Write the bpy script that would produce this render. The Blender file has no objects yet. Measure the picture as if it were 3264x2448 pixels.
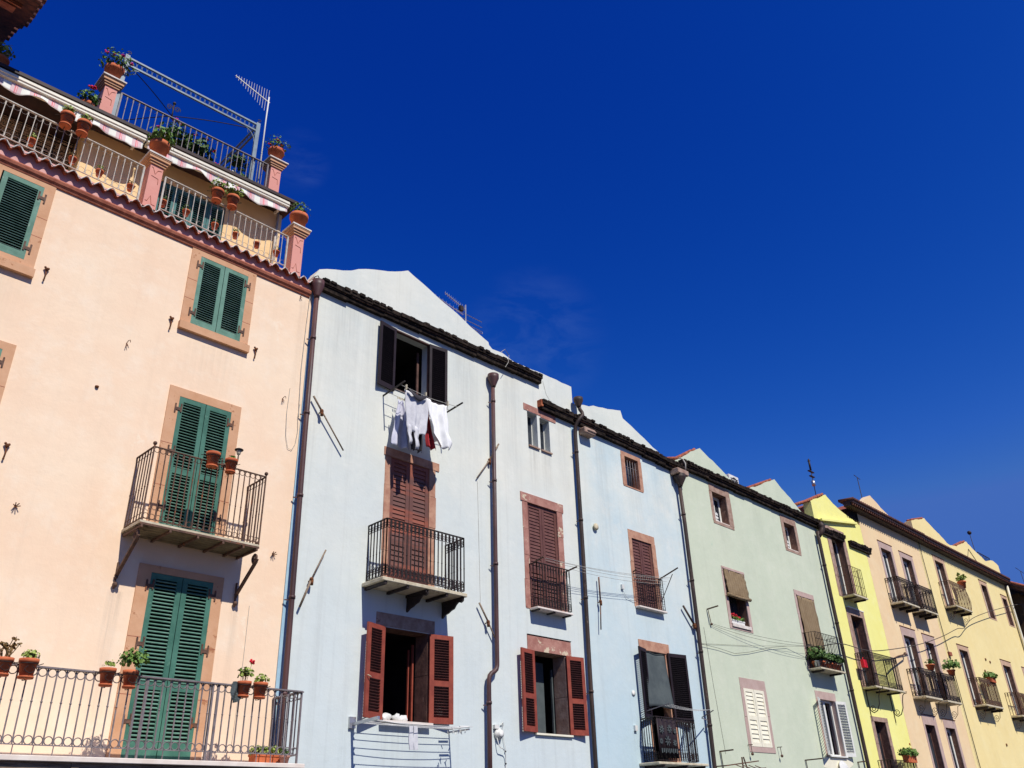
import bpy, math, random
from mathutils import Vector, Matrix
rnd = random.Random(7)
RAD = math.radians
sc = bpy.context.scene
col = sc.collection

# ---------------------------------------------------------------- camera, sky, sun, exposure
# World axes: X runs along the row of houses, the facades stand in the plane Y = 0,
# the street side is -Y, Z is up.
cam_d = bpy.data.cameras.new("camera")
cam = bpy.data.objects.new("camera", cam_d)
col.objects.link(cam)
cam_d.sensor_width = 36.0
cam_d.lens = 2695.98 / 3264 * 36.0
cam_d.clip_start = 0.1
cam_d.clip_end = 3000
rot = Matrix(((0.70278104, -0.31397832, -0.63837013),
              (-0.71070140, -0.34979835, -0.61036435),
              (-0.03165964, 0.88264304, -0.46897648)))
cam.matrix_world = Matrix.Translation((0, -14, 1.6)) @ rot.to_4x4()
sc.camera = cam

SUN_DIR = Vector((0.10, 1.0, -1.16)).normalized()      # the way the light travels
SUN_EL = math.asin(-SUN_DIR.z)
world = bpy.data.worlds.new("World")
sc.world = world
world.use_nodes = True
wn = world.node_tree
for n in list(wn.nodes): wn.nodes.remove(n)
sky = wn.nodes.new("ShaderNodeTexSky")
sky.sky_type = 'NISHITA'
sky.sun_disc = False
sky.sun_elevation = SUN_EL
sky.sun_rotation = math.atan2(-SUN_DIR.x, -SUN_DIR.y)
sky.air_density = 1.0
sky.dust_density = 0.3
sky.ozone_density = 3.0
sep = wn.nodes.new("ShaderNodeSeparateColor"); comb = wn.nodes.new("ShaderNodeCombineColor")
wn.links.new(sky.outputs[0], sep.inputs[0])
# deep saturated blue of the photograph: per-channel response of the same sky
for i, (k, n_, mx) in enumerate(((0.0586, 5.2, 0.55), (0.196, 2.2, 1.45), (1.16, 1.06, 4.9))):
    a = wn.nodes.new("ShaderNodeMath"); a.operation = 'POWER'; a.inputs[1].default_value = n_
    c = wn.nodes.new("ShaderNodeMath"); c.operation = 'MULTIPLY'; c.inputs[1].default_value = k
    d = wn.nodes.new("ShaderNodeMath"); d.operation = 'MINIMUM'; d.inputs[1].default_value = mx
    wn.links.new(sep.outputs[i], a.inputs[0]); wn.links.new(a.outputs[0], c.inputs[0]); wn.links.new(c.outputs[0], d.inputs[0]); wn.links.new(d.outputs[0], comb.inputs[i])
bg = wn.nodes.new("ShaderNodeBackground"); bg.inputs[1].default_value = 0.1
wo = wn.nodes.new("ShaderNodeOutputWorld")
# faint wisps of cirrus
tc = wn.nodes.new("ShaderNodeTexCoord")
def wv(op, a, b=None, val=None):
    m = wn.nodes.new("ShaderNodeVectorMath"); m.operation = op; wn.links.new(a, m.inputs[0])
    if b is not None: m.inputs[1].default_value = b
    return m
def wm(op, a, b, c=False):
    m = wn.nodes.new("ShaderNodeMath"); m.operation = op; m.use_clamp = c
    for i, v in enumerate((a, b)):
        if hasattr(v, 'node'): wn.links.new(v, m.inputs[i])
        else: m.inputs[i].default_value = v
    return m.outputs[0]
wisp = None
for dr, half, amp in (((0.640, 0.572, 0.513), 0.9955, 0.9), ((0.356, 0.656, 0.667), 0.9992, 0.7)):
    dv = Vector(dr).normalized(); d = wv('DOT_PRODUCT', tc.outputs['Generated'], dv).outputs['Value']
    f = wn.nodes.new("ShaderNodeMapRange"); f.interpolation_type = 'SMOOTHSTEP'; f.inputs[1].default_value = half; f.inputs[2].default_value = 1.0; wn.links.new(d, f.inputs[0])
    f = wm('MULTIPLY', f.outputs[0], amp); wisp = f if wisp is None else wm('ADD', wisp, f)
mpw = wn.nodes.new("ShaderNodeMapping"); mpw.inputs["Scale"].default_value = (1.0, 1.0, 3.2); mpw.inputs["Rotation"].default_value = (0.3, 0.5, 0.2)
wn.links.new(tc.outputs['Generated'], mpw.inputs[0])
nz = wn.nodes.new("ShaderNodeTexNoise"); nz.inputs["Scale"].default_value = 9; nz.inputs["Detail"].default_value = 7; nz.inputs["Roughness"].default_value = 0.62; nz.inputs["Distortion"].default_value = 0.6
wn.links.new(mpw.outputs[0], nz.inputs[0])
wf = wn.nodes.new("ShaderNodeMapRange"); wf.inputs[1].default_value = 0.42; wf.inputs[2].default_value = 0.85; wn.links.new(nz.outputs[0], wf.inputs[0])
wfac = wm('MULTIPLY', wm('MULTIPLY', wisp, wf.outputs[0]), 0.2, True)
mixw = wn.nodes.new("ShaderNodeMix"); mixw.data_type = 'RGBA'; mixw.inputs[7].default_value = (1.9, 3.2, 6.5, 1)
wn.links.new(wfac, mixw.inputs[0]); wn.links.new(comb.outputs[0], mixw.inputs[6])
wn.links.new(mixw.outputs[2], bg.inputs[0])
wn.links.new(bg.outputs[0], wo.inputs[0])
sun_d = bpy.data.lights.new("sun", 'SUN')
sun_d.energy = 4.6
sun_d.angle = RAD(0.53)
sun_d.color = (1.0, 0.95, 0.87)
sun = bpy.data.objects.new("sun", sun_d)
col.objects.link(sun)
sun.rotation_euler = SUN_DIR.to_track_quat('-Z', 'Y').to_euler()
sun.location = (10, -40, 60)
sc.view_settings.view_transform = 'Standard'
sc.view_settings.look = 'None'
sc.view_settings.exposure = 0.0
sc.view_settings.gamma = 1.0
sc.cycles.max_bounces = 5
sc.cycles.diffuse_bounces = 3

# ---------------------------------------------------------------- materials
def base_mat(name, rough=0.85, metal=0.0, spec=0.3):
    m = bpy.data.materials.new(name); m.use_nodes = True
    nt = m.node_tree; b = nt.nodes["Principled BSDF"]
    b.inputs["Roughness"].default_value = rough
    b.inputs["Metallic"].default_value = metal
    b.inputs["Specular IOR Level"].default_value = spec
    return m, nt, b
def c4(c): return (c[0], c[1], c[2], 1)
def s2l(r, g, b):
    f = lambda v: ((v/255+0.055)/1.055)**2.4 if v/255 > 0.04045 else v/255/12.92
    return (f(r), f(g), f(b))
def pos_node(nt, world_space=True, scale=(1, 1, 1)):
    if world_space:
        g = nt.nodes.new("ShaderNodeNewGeometry"); o = g.outputs["Position"]
    else:
        g = nt.nodes.new("ShaderNodeTexCoord"); o = g.outputs["Object"]
    mp = nt.nodes.new("ShaderNodeMapping"); mp.inputs["Scale"].default_value = scale
    nt.links.new(o, mp.inputs[0]); return mp.outputs[0]
def noise(nt, vec, scale, detail=5, rough=0.6):
    n = nt.nodes.new("ShaderNodeTexNoise"); n.inputs["Scale"].default_value = scale
    n.inputs["Detail"].default_value = detail; n.inputs["Roughness"].default_value = rough
    nt.links.new(vec, n.inputs["Vector"]); return n.outputs["Fac"]
def ramp(nt, fac, lo, hi):
    r = nt.nodes.new("ShaderNodeMapRange"); r.inputs[1].default_value = lo; r.inputs[2].default_value = hi
    nt.links.new(fac, r.inputs[0]); return r.outputs[0]
def mixc(nt, fac, a, b, mode='MIX'):
    m = nt.nodes.new("ShaderNodeMix"); m.data_type = 'RGBA'; m.blend_type = mode
    for i, v in ((0, fac), (6, a), (7, b)):
        if hasattr(v, 'is_linked') or hasattr(v, 'node'): nt.links.new(v, m.inputs[i])
        elif i == 0: m.inputs[0].default_value = v
        else: m.inputs[i].default_value = c4(v)
    return m.outputs[2]
def mathn(nt, op, a, b):
    m = nt.nodes.new("ShaderNodeMath"); m.operation = op
    for i, v in enumerate((a, b)):
        if hasattr(v, 'node'): nt.links.new(v, m.inputs[i])
        else: m.inputs[i].default_value = v
    return m.outputs[0]
def bump(nt, b, h, strength=0.2, dist=0.02):
    n = nt.nodes.new("ShaderNodeBump"); n.inputs["Strength"].default_value = strength
    n.inputs["Distance"].default_value = dist
    nt.links.new(h, n.inputs["Height"]); nt.links.new(n.outputs[0], b.inputs["Normal"])

def plaster(name, c1, c2, c3, c_low=None, zlo=3, zhi=12, streak=0.12, bstr=0.16, patch=None, stains=(), cloud=0.10):
    m, nt, b = base_mat(name, 0.9, spec=0.15)
    p = pos_node(nt)
    f1 = ramp(nt, noise(nt, p, 0.45, 5, 0.6), 0.35, 0.65)
    cc = mixc(nt, f1, c1, c2)
    f2 = ramp(nt, noise(nt, p, 1.7, 7, 0.68), 0.5, 0.72)
    cc = mixc(nt, mathn(nt, 'MULTIPLY', f2, 0.75), cc, c3)
    if c_low is not None:
        sx = nt.nodes.new("ShaderNodeSeparateXYZ"); nt.links.new(p, sx.inputs[0])
        nz = mathn(nt, 'ADD', sx.outputs[2], mathn(nt, 'MULTIPLY', noise(nt, p, 0.8, 5, 0.65), 5.0))
        fz = ramp(nt, nz, zhi+2.5, zlo+2.5)
        cc = mixc(nt, fz, cc, c_low)
    # soft darker clouds in the wash, of several sizes
    for sc_, lo, hi, k in ((0.9, 0.48, 0.75, cloud), (3.2, 0.5, 0.8, cloud*0.8), (0.28, 0.45, 0.7, cloud*0.8)):
        fc = ramp(nt, noise(nt, pos_node(nt, True, (1, 1, 0.8)), sc_, 8, 0.7), lo, hi)
        cc = mixc(nt, mathn(nt, 'MULTIPLY', fc, k), cc, tuple(v*0.45 for v in c2))
    ps = pos_node(nt, True, (5, 5, 0.16))
    fs = ramp(nt, noise(nt, ps, 1.0, 6, 0.7), 0.52, 0.8)
    cc = mixc(nt, mathn(nt, 'MULTIPLY', fs, streak), cc, (0.20, 0.19, 0.17))
    f3 = ramp(nt, noise(nt, p, 9, 6, 0.7), 0.62, 0.75)
    cc = mixc(nt, mathn(nt, 'MULTIPLY', f3, streak*1.0), cc, (0.25, 0.24, 0.22))
    if patch is not None:
        ph = noise(nt, p, 1.1, 8, 0.75)
        cc = mixc(nt, mathn(nt, 'MULTIPLY', ramp(nt, ph, 0.63, 0.655), 0.6), cc, patch)
    # rain stains running down below sills, slabs and pipes: (x, z_top, half width, length, strength)
    if stains:
        sp = nt.nodes.new("ShaderNodeSeparateXYZ"); nt.links.new(p, sp.inputs[0])
        sn = ramp(nt, noise(nt, pos_node(nt, True, (14, 14, 0.5)), 1.0, 5, 0.7), 0.35, 0.7)
        tot = None
        for x, zt, hw, ln, k in stains:
            fx = ramp(nt, mathn(nt, 'ABSOLUTE', mathn(nt, 'SUBTRACT', sp.outputs[0], x), 0), hw, hw*0.45)
            up = ramp(nt, sp.outputs[2], zt+0.01, zt-0.02); dn = ramp(nt, sp.outputs[2], zt-ln, zt-ln*0.1)
            f = mathn(nt, 'MULTIPLY', mathn(nt, 'MULTIPLY', fx, up), mathn(nt, 'MULTIPLY', dn, k))
            tot = f if tot is None else mathn(nt, 'MAXIMUM', tot, f)
        cc = mixc(nt, mathn(nt, 'MULTIPLY', tot, sn), cc, (0.16, 0.14, 0.12))
    nt.links.new(cc, b.inputs["Base Color"])
    h = mathn(nt, 'ADD', mathn(nt, 'MULTIPLY', noise(nt, p, 2.2, 6, 0.62), 2.6), mathn(nt, 'MULTIPLY', noise(nt, p, 45, 4, 0.6), 0.15))
    bump(nt, b, h, bstr, 0.03)
    return m

def rough_mat(name, c1, c2, scale=6, lo=0.4, hi=0.6, rough=0.85, metal=0.0, spec=0.3, bs=0.3, c3=None, t3=0.62, sc3=2.5, world_space=True, aniso=(1, 1, 1)):
    m, nt, b = base_mat(name, rough, metal, spec)
    p = pos_node(nt, world_space, aniso)
    cc = mixc(nt, ramp(nt, noise(nt, p, scale, 6, 0.65), lo, hi), c1, c2)
    if c3 is not None:
        cc = mixc(nt, ramp(nt, noise(nt, p, sc3, 8, 0.75), t3, t3+0.02), cc, c3)
    nt.links.new(cc, b.inputs["Base Color"])
    bump(nt, b, noise(nt, p, scale*4, 5, 0.65), bs, 0.01)
    return m

M = {}
M['pink_wall'] = plaster('peach_pink_plaster', s2l(249, 224, 194), s2l(246, 214, 182), s2l(250, 231, 206), streak=0.08, patch=s2l(250, 232, 206), cloud=0.05, stains=((5.25, 5.25, 0.14, 2.2, 0.35), (7.34, 5.25, 0.1, 1.8, 0.25), (2.3, 10.2, 0.6, 1.2, 0.14), (6.2, 10.2, 0.7, 1.4, 0.14), (8.1, 12.1, 0.12, 3.0, 0.2)))
M['pink_terrace_wall'] = plaster('apricot_plaster', s2l(245, 212, 160), s2l(240, 202, 148), s2l(246, 216, 172), streak=0.06)
M['pink_strip'] = plaster('rose_plaster', s2l(226, 178, 168), s2l(218, 168, 160), s2l(230, 188, 180), streak=0.1)
M['pink_pillar'] = plaster('rose_pillar_paint', s2l(226, 160, 145), s2l(220, 152, 138), s2l(230, 172, 158), streak=0.08)
M['pink_stone'] = rough_mat('painted_pink_stone', s2l(202, 152, 114), s2l(214, 168, 132), 2.2, 0.35, 0.65, c3=s2l(178, 124, 88), t3=0.6, sc3=3.5, bs=0.45)
M['moulding'] = rough_mat('brown_pink_moulding', s2l(176, 108, 84), s2l(150, 84, 64), 8, bs=0.4)
M['white_wall'] = plaster('white_blue_limewash', s2l(228, 228, 215), s2l(217, 222, 214), s2l(233, 233, 221), c_low=s2l(208, 219, 219), zlo=2.5, zhi=10.5, streak=0.2, cloud=0.08, stains=((11.3, 10.75, 0.75, 1.6, 0.2), (9.2, 12.5, 0.5, 2.5, 0.22), (12.9, 12.6, 0.5, 3.2, 0.24), (14.6, 12.6, 0.4, 4.0, 0.2), (15.4, 10.66, 0.25, 1.5, 0.28), (15.88, 10.66, 0.25, 1.8, 0.28), (11.2, 3.5, 0.8, 1.5, 0.15), (16.6, 11.9, 0.3, 3, 0.2), (10.0, 12.6, 0.3, 3.6, 0.16)))
M['blue_wall'] = plaster('pale_blue_limewash', s2l(222, 227, 218), s2l(202, 218, 219), s2l(230, 231, 221), c_low=s2l(190, 212, 219), zlo=2.5, zhi=10, streak=0.18, cloud=0.10, stains=((19.75, 10.55, 0.5, 1.6, 0.16), (19.9, 6.9, 0.7, 0.8, 0.14), (18.3, 11.8, 0.4, 3, 0.16), (21.2, 11.7, 0.5, 2.6, 0.14)))
M['blue_parapet'] = plaster('off_white_parapet', s2l(226, 228, 215), s2l(217, 222, 212), s2l(230, 231, 220), streak=0.1)
M['green_wall'] = plaster('pale_green_plaster', s2l(208, 215, 191), s2l(200, 209, 185), s2l(214, 219, 197), streak=0.10, patch=s2l(182, 204, 180), cloud=0.07, stains=((24.7, 7.0, 0.6, 1.0, 0.2), (29.9, 5.4, 0.8, 0.4, 0.15), (31.0, 11.8, 0.5, 4.0, 0.16), (27.2, 11.8, 0.5, 2.6, 0.12), (24.7, 10.45, 0.5, 1.2, 0.14)))
M['yellow_wall'] = plaster('lemon_yellow_plaster', s2l(245, 240, 152), s2l(243, 236, 142), s2l(246, 242, 166), streak=0.07, cloud=0.04, stains=((33.8, 9.35, 0.6, 0.8, 0.2), (34.2, 5.9, 0.9, 1.0, 0.2)))
M['peach_wall'] = plaster('peach_plaster', s2l(240, 214, 170), s2l(237, 206, 162), s2l(242, 220, 180), streak=0.08)
M['cream_wall'] = plaster('butter_cream_plaster', s2l(244, 225, 164), s2l(241, 219, 155), s2l(246, 229, 174), streak=0.06)
M['brown_wall'] = plaster('brown_old_plaster', s2l(120, 92, 62), s2l(104, 80, 56), s2l(138, 112, 78), streak=0.3)
M['stone_pink'] = rough_mat('trachyte_stone_flaking', s2l(180, 132, 118), s2l(158, 108, 96), 3.5, c3=s2l(212, 196, 168), t3=0.58, sc3=3.0, bs=0.6)
M['stone_tan'] = rough_mat('trachyte_stone_tan', s2l(192, 148, 122), s2l(170, 122, 100), 4, c3=s2l(206, 186, 160), t3=0.66, sc3=3.0, bs=0.6)
M['stone_grey_pink'] = rough_mat('trachyte_stone_greyish', s2l(176, 150, 134), s2l(152, 122, 106), 5, c3=s2l(126, 98, 84), t3=0.62, sc3=3.5, bs=0.5)
M['stone_mauve'] = rough_mat('painted_mauve_surround', s2l(192, 168, 158), s2l(182, 156, 146), 3, bs=0.2)
M['stone_mauve2'] = rough_mat('painted_mauve_surround_warm', s2l(204, 172, 144), s2l(192, 158, 132), 3, bs=0.2)
M['eave_dark'] = rough_mat('shade_black_eave_tile', (0.012, 0.009, 0.008), (0.045, 0.032, 0.025), 7, 0.42, 0.62, rough=0.95, spec=0.1, bs=0.8, c3=(0.13, 0.10, 0.07), t3=0.66, sc3=6)  # tile undersides in shadow; their shade is put into this black
M['eave_light'] = rough_mat('eave_mortar_line', s2l(126, 100, 86), s2l(84, 62, 52), 8, bs=0.5, c3=(0.02, 0.015, 0.012), t3=0.55, sc3=4)
M['terracotta'] = rough_mat('terracotta_tile', s2l(182, 106, 72), s2l(150, 78, 52), 9, c3=s2l(196, 150, 120), t3=0.64, sc3=5, bs=0.3)
M['terracotta_red'] = rough_mat('red_roof_tile', s2l(172, 98, 72), s2l(134, 76, 58), 6, bs=0.5, c3=s2l(200, 160, 130), t3=0.66, sc3=4)
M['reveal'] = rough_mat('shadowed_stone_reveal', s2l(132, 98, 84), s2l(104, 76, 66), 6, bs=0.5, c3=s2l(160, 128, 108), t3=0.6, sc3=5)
M['tile_dark'] = rough_mat('dark_brown_old_tile', s2l(104, 62, 50), s2l(66, 42, 36), 6, bs=0.5)
M['blue_edge'] = rough_mat('light_blue_paint_band', s2l(172, 202, 216), s2l(156, 190, 210), 2, bs=0.2)
M['pot'] = rough_mat('terracotta_pot', s2l(204, 112, 70), s2l(178, 90, 56), 5, rough=0.8, bs=0.08, c3=s2l(206, 150, 118), t3=0.68, sc3=6)
M['green_paint'] = rough_mat('green_shutter_paint', s2l(106, 146, 128), s2l(84, 124, 106), 2.2, rough=0.65, spec=0.3, bs=0.3, c3=s2l(124, 152, 134), t3=0.6, sc3=7)
M['green_paint_dark'] = rough_mat('deep_green_shutter_paint', s2l(76, 124, 106), s2l(58, 104, 88), 2.0, rough=0.6, spec=0.3, bs=0.3, c3=s2l(84, 128, 108), t3=0.62, sc3=8)
M['green_slat'] = rough_mat('green_slat_sunlit', s2l(138, 172, 156), s2l(112, 148, 132), 4, rough=0.6, bs=0.1)  # lighter copy of the shutter green, sunlight on the slats put into colour
M['red_slat'] = rough_mat('shade_dark_red_slat', s2l(96, 50, 44), s2l(76, 42, 38), 6, rough=0.6, bs=0.1)  # darker than the shutter red; shade between the slats is in the colour
M['teal_paint'] = rough_mat('teal_shutter_paint', s2l(70, 120, 116), s2l(58, 104, 102), 5, rough=0.55, bs=0.1)
M['brown_paint'] = rough_mat('brown_shutter_paint', s2l(112, 74, 66), s2l(98, 62, 56), 6, rough=0.55, bs=0.15)
M['redbrown_paint'] = rough_mat('reddish_brown_shutter', s2l(146, 84, 66), s2l(108, 74, 66), 1.0, 0.46, 0.54, rough=0.6, bs=0.15, aniso=(0.15, 0.15, 2.3))
M['red_paint'] = rough_mat('brick_red_shutter', s2l(154, 76, 58), s2l(136, 64, 50), 5, rough=0.6, bs=0.2, c3=s2l(112, 54, 44), t3=0.66, sc3=5)
M['dark_paint'] = rough_mat('very_dark_brown_shutter', s2l(44, 32, 34), s2l(36, 26, 28), 5, rough=0.55, bs=0.1)
M['dark_frame'] = rough_mat('dark_brown_frame', s2l(104, 76, 68), s2l(80, 58, 52), 5, rough=0.55, bs=0.1)
M['white_paint'] = rough_mat('white_window_paint', s2l(235, 234, 224), s2l(222, 222, 214), 5, rough=0.45, spec=0.4, bs=0.05)
M['cream_paint'] = rough_mat('cream_shutter_paint', s2l(244, 238, 214), s2l(236, 230, 204), 4, rough=0.5, bs=0.1)
M['pipe'] = rough_mat('brown_downpipe', s2l(94, 62, 58), s2l(68, 48, 48), 1.3, rough=0.5, spec=0.4, bs=0.5, c3=s2l(126, 100, 86), t3=0.64, sc3=6, aniso=(3, 3, 0.7))
M['pipe_dark'] = rough_mat('weathered_dark_downpipe', s2l(74, 56, 48), s2l(50, 40, 36), 1.4, rough=0.6, spec=0.35, bs=0.5, c3=s2l(112, 92, 76), t3=0.62, sc3=6, aniso=(3, 3, 0.7))
M['iron'] = rough_mat('black_wrought_iron', (0.018, 0.014, 0.014), (0.045, 0.03, 0.026), 20, rough=0.6, spec=0.3, bs=0.2)
M['iron_rust'] = rough_mat('rusty_brown_iron', s2l(112, 84, 68), s2l(84, 62, 52), 14, rough=0.7, bs=0.3, c3=s2l(140, 80, 44), t3=0.6, sc3=5)
M['iron_grey'] = rough_mat('grey_painted_iron', s2l(134, 124, 124), s2l(112, 104, 106), 9, rough=0.5, spec=0.4, bs=0.1, c3=s2l(140, 96, 70), t3=0.64, sc3=6)
M['iron_white'] = rough_mat('white_painted_iron', s2l(198, 189, 176), s2l(170, 160, 148), 9, rough=0.5, bs=0.1, c3=s2l(150, 116, 90), t3=0.68, sc3=9)
M['pergola'] = rough_mat('blue_grey_steel', s2l(128, 146, 156), s2l(112, 128, 140), 4, rough=0.45, spec=0.5, bs=0.05)
M['rust'] = rough_mat('rust', s2l(128, 80, 48), s2l(92, 56, 36), 20, rough=0.9, bs=0.5)
M['slab'] = rough_mat('pale_slab_stone', s2l(212, 202, 176), s2l(190, 178, 150), 6, bs=0.4, c3=s2l(140, 124, 96), t3=0.62, sc3=4)
M['marble'] = rough_mat('white_marble_edge', s2l(236, 226, 214), s2l(224, 210, 196), 3, rough=0.5, bs=0.1)
M['cap_stone'] = rough_mat('white_cap_stone', s2l(230, 222, 212), s2l(206, 196, 186), 6, bs=0.3)
M['wood_grey'] = rough_mat('grey_old_wood', s2l(150, 132, 112), s2l(112, 96, 80), 4, bs=0.5, aniso=(1, 1, 8))
M['roof_edge'] = rough_mat('dark_roof_edge', s2l(62, 44, 42), s2l(44, 32, 32), 3, rough=0.6, bs=0.1)
M['cassette'] = rough_mat('cream_awning_case', s2l(232, 226, 206), s2l(222, 214, 196), 2, rough=0.5, bs=0.05)
M['interior'] = rough_mat('interior_darkness', (0.035, 0.03, 0.028), (0.025, 0.022, 0.02), 2, bs=0.1)  # near-black: darkness of unlit rooms and behind the reeds put into colour
M['alu'] = rough_mat('aluminium', (0.55, 0.55, 0.56), (0.42, 0.42, 0.43), 9, rough=0.35, metal=0.7, bs=0.05)
M['plastic_white'] = rough_mat('white_plastic', s2l(225, 224, 218), s2l(212, 212, 206), 5, rough=0.45, bs=0.05)
M['plastic_green'] = rough_mat('green_plastic_line', s2l(60, 120, 100), s2l(50, 104, 88), 5, rough=0.5, bs=0.05)
M['cable'] = rough_mat('dark_cable', s2l(92, 84, 80), s2l(70, 64, 60), 5, bs=0.05)
M['cable_pale'] = rough_mat('pale_cable', s2l(196, 192, 180), s2l(170, 166, 156), 5, bs=0.05)
M['cloth_grey'] = rough_mat('light_grey_jersey', s2l(216, 216, 218), s2l(202, 202, 206), 8, rough=0.95, bs=0.2)
M['cloth_white'] = rough_mat('white_cotton', s2l(250, 250, 247), s2l(242, 242, 240), 8, rough=0.95, bs=0.2)
M['cloth_lilac'] = rough_mat('pale_lilac_cotton', s2l(212, 212, 224), s2l(200, 200, 216), 8, rough=0.95, bs=0.2)
M['cloth_red'] = rough_mat('red_cotton', s2l(196, 62, 66), s2l(178, 52, 58), 8, rough=0.95, bs=0.2)
M['cloth_dark'] = rough_mat('charcoal_cotton', s2l(64, 62, 66), s2l(50, 48, 54), 8, rough=0.95, bs=0.2)
M['net'] = rough_mat('dark_grey_curtain', s2l(84, 92, 92), s2l(72, 80, 82), 3, rough=0.9, bs=0.2)
M['soil'] = rough_mat('potting_soil', (0.03, 0.02, 0.015), (0.05, 0.035, 0.025), 12, bs=0.6)
M['leaf'] = rough_mat('green_leaf', (0.10, 0.20, 0.035), (0.16, 0.27, 0.05), 14, rough=0.6, spec=0.35, bs=0.1, world_space=True)
M['leaf_yellow'] = rough_mat('yellow_green_leaf', (0.36, 0.42, 0.10), (0.22, 0.32, 0.06), 14, rough=0.6, bs=0.1)
M['leaf_dry'] = rough_mat('dry_brown_leaf', (0.26, 0.13, 0.04), (0.12, 0.09, 0.03), 14, rough=0.8, bs=0.1)
M['leaf_dark'] = rough_mat('dark_green_leaf', (0.05, 0.11, 0.022), (0.09, 0.16, 0.035), 14, rough=0.6, bs=0.1)
M['flower_red'] = rough_mat('red_petals', (0.75, 0.02, 0.04), (0.55, 0.01, 0.03), 20, rough=0.7, bs=0.05)
M['flower_magenta'] = rough_mat('magenta_petals', (0.7, 0.03, 0.25), (0.5, 0.02, 0.2), 20, rough=0.7, bs=0.05)
M['flower_orange'] = rough_mat('orange_petals', (0.8, 0.2, 0.08), (0.6, 0.12, 0.05), 20, rough=0.7, bs=0.05)
M['flower_white'] = rough_mat('white_petals', (0.8, 0.8, 0.78), (0.7, 0.7, 0.66), 20, rough=0.7, bs=0.05)
M['street'] = rough_mat('street_stone_paving', (0.052, 0.047, 0.04), (0.042, 0.038, 0.033), 1.2, bs=0.3)
M['rooftile'] = M['terracotta_red']
M['plank'] = rough_mat('dark_planks', s2l(120, 108, 84), s2l(92, 82, 64), 3, bs=0.4, c3=s2l(60, 50, 40), t3=0.6)
M['reed'] = rough_mat('reed_stems', s2l(206, 184, 160), s2l(134, 108, 92), 25, bs=0.4)
M['mesh_green'] = rough_mat('green_netting', s2l(70, 84, 64), s2l(60, 74, 56), 25, bs=0.2)

def glass_mat():
    m, nt, b = base_mat('window_glass', 0.06, spec=0.6)
    p = pos_node(nt)
    cc = mixc(nt, ramp(nt, noise(nt, p, 1.2, 3), 0.4, 0.6), (0.02, 0.025, 0.035), (0.05, 0.06, 0.075))
    nt.links.new(cc, b.inputs["Base Color"]); bump(nt, b, noise(nt, p, 2, 2), 0.03, 0.02)
    return m
M['glass'] = glass_mat()
def blind_mat():
    m, nt, b = base_mat('woven_reed_blind', 0.9, spec=0.15)
    p = pos_node(nt)
    w = nt.nodes.new("ShaderNodeTexWave"); w.wave_type = 'BANDS'; w.bands_direction = 'Z'
    w.inputs["Scale"].default_value = 9; w.inputs["Distortion"].default_value = 0.6
    nt.links.new(p, w.inputs[0])
    w2 = nt.nodes.new("ShaderNodeTexWave"); w2.wave_type = 'BANDS'; w2.bands_direction = 'X'
    w2.inputs["Scale"].default_value = 2.2; w2.inputs["Distortion"].default_value = 0.5
    nt.links.new(p, w2.inputs[0])
    cc = mixc(nt, ramp(nt, w.outputs["Fac"], 0.1, 0.9), s2l(116, 98, 74), s2l(172, 150, 118))
    cc = mixc(nt, mathn(nt, 'MULTIPLY', ramp(nt, w2.outputs["Fac"], 0.93, 1.0), 0.6), cc, s2l(84, 66, 48))
    cc = mixc(nt, mathn(nt, 'MULTIPLY', ramp(nt, noise(nt, p, 4, 6), 0.45, 0.7), 0.5), cc, s2l(120, 98, 70))
    nt.links.new(cc, b.inputs["Base Color"]); bump(nt, b, w.outputs["Fac"], 0.6, 0.01)
    return m
M['blind'] = blind_mat()
def awning_mat():
    m, nt, b = base_mat('striped_awning_fabric', 0.9, spec=0.1)
    g = nt.nodes.new("ShaderNodeNewGeometry")
    sx = nt.nodes.new("ShaderNodeSeparateXYZ"); nt.links.new(g.outputs["Position"], sx.inputs[0])
    fr = mathn(nt, 'FRACT', mathn(nt, 'MULTIPLY', sx.outputs[0], 1/0.335), 0)
    cr = nt.nodes.new("ShaderNodeValToRGB"); cr.color_ramp.interpolation = 'CONSTANT'
    e = cr.color_ramp.elements
    e[0].position = 0.0; e[0].color = c4(s2l(232, 232, 220))
    e[1].position = 0.42; e[1].color = c4(s2l(216, 190, 190))
    for ps, c in ((0.63, s2l(226, 132, 138)), (0.70, s2l(232, 206, 204)), (0.74, s2l(226, 132, 138)), (0.78, s2l(216, 190, 190))):
        k = e.new(ps); k.color = c4(c)
    nt.links.new(fr, cr.inputs[0]); nt.links.new(cr.outputs[0], b.inputs["Base Color"])
    bump(nt, b, noise(nt, pos_node(nt), 12, 4), 0.2, 0.01)
    return m
M['awning'] = awning_mat()

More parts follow.
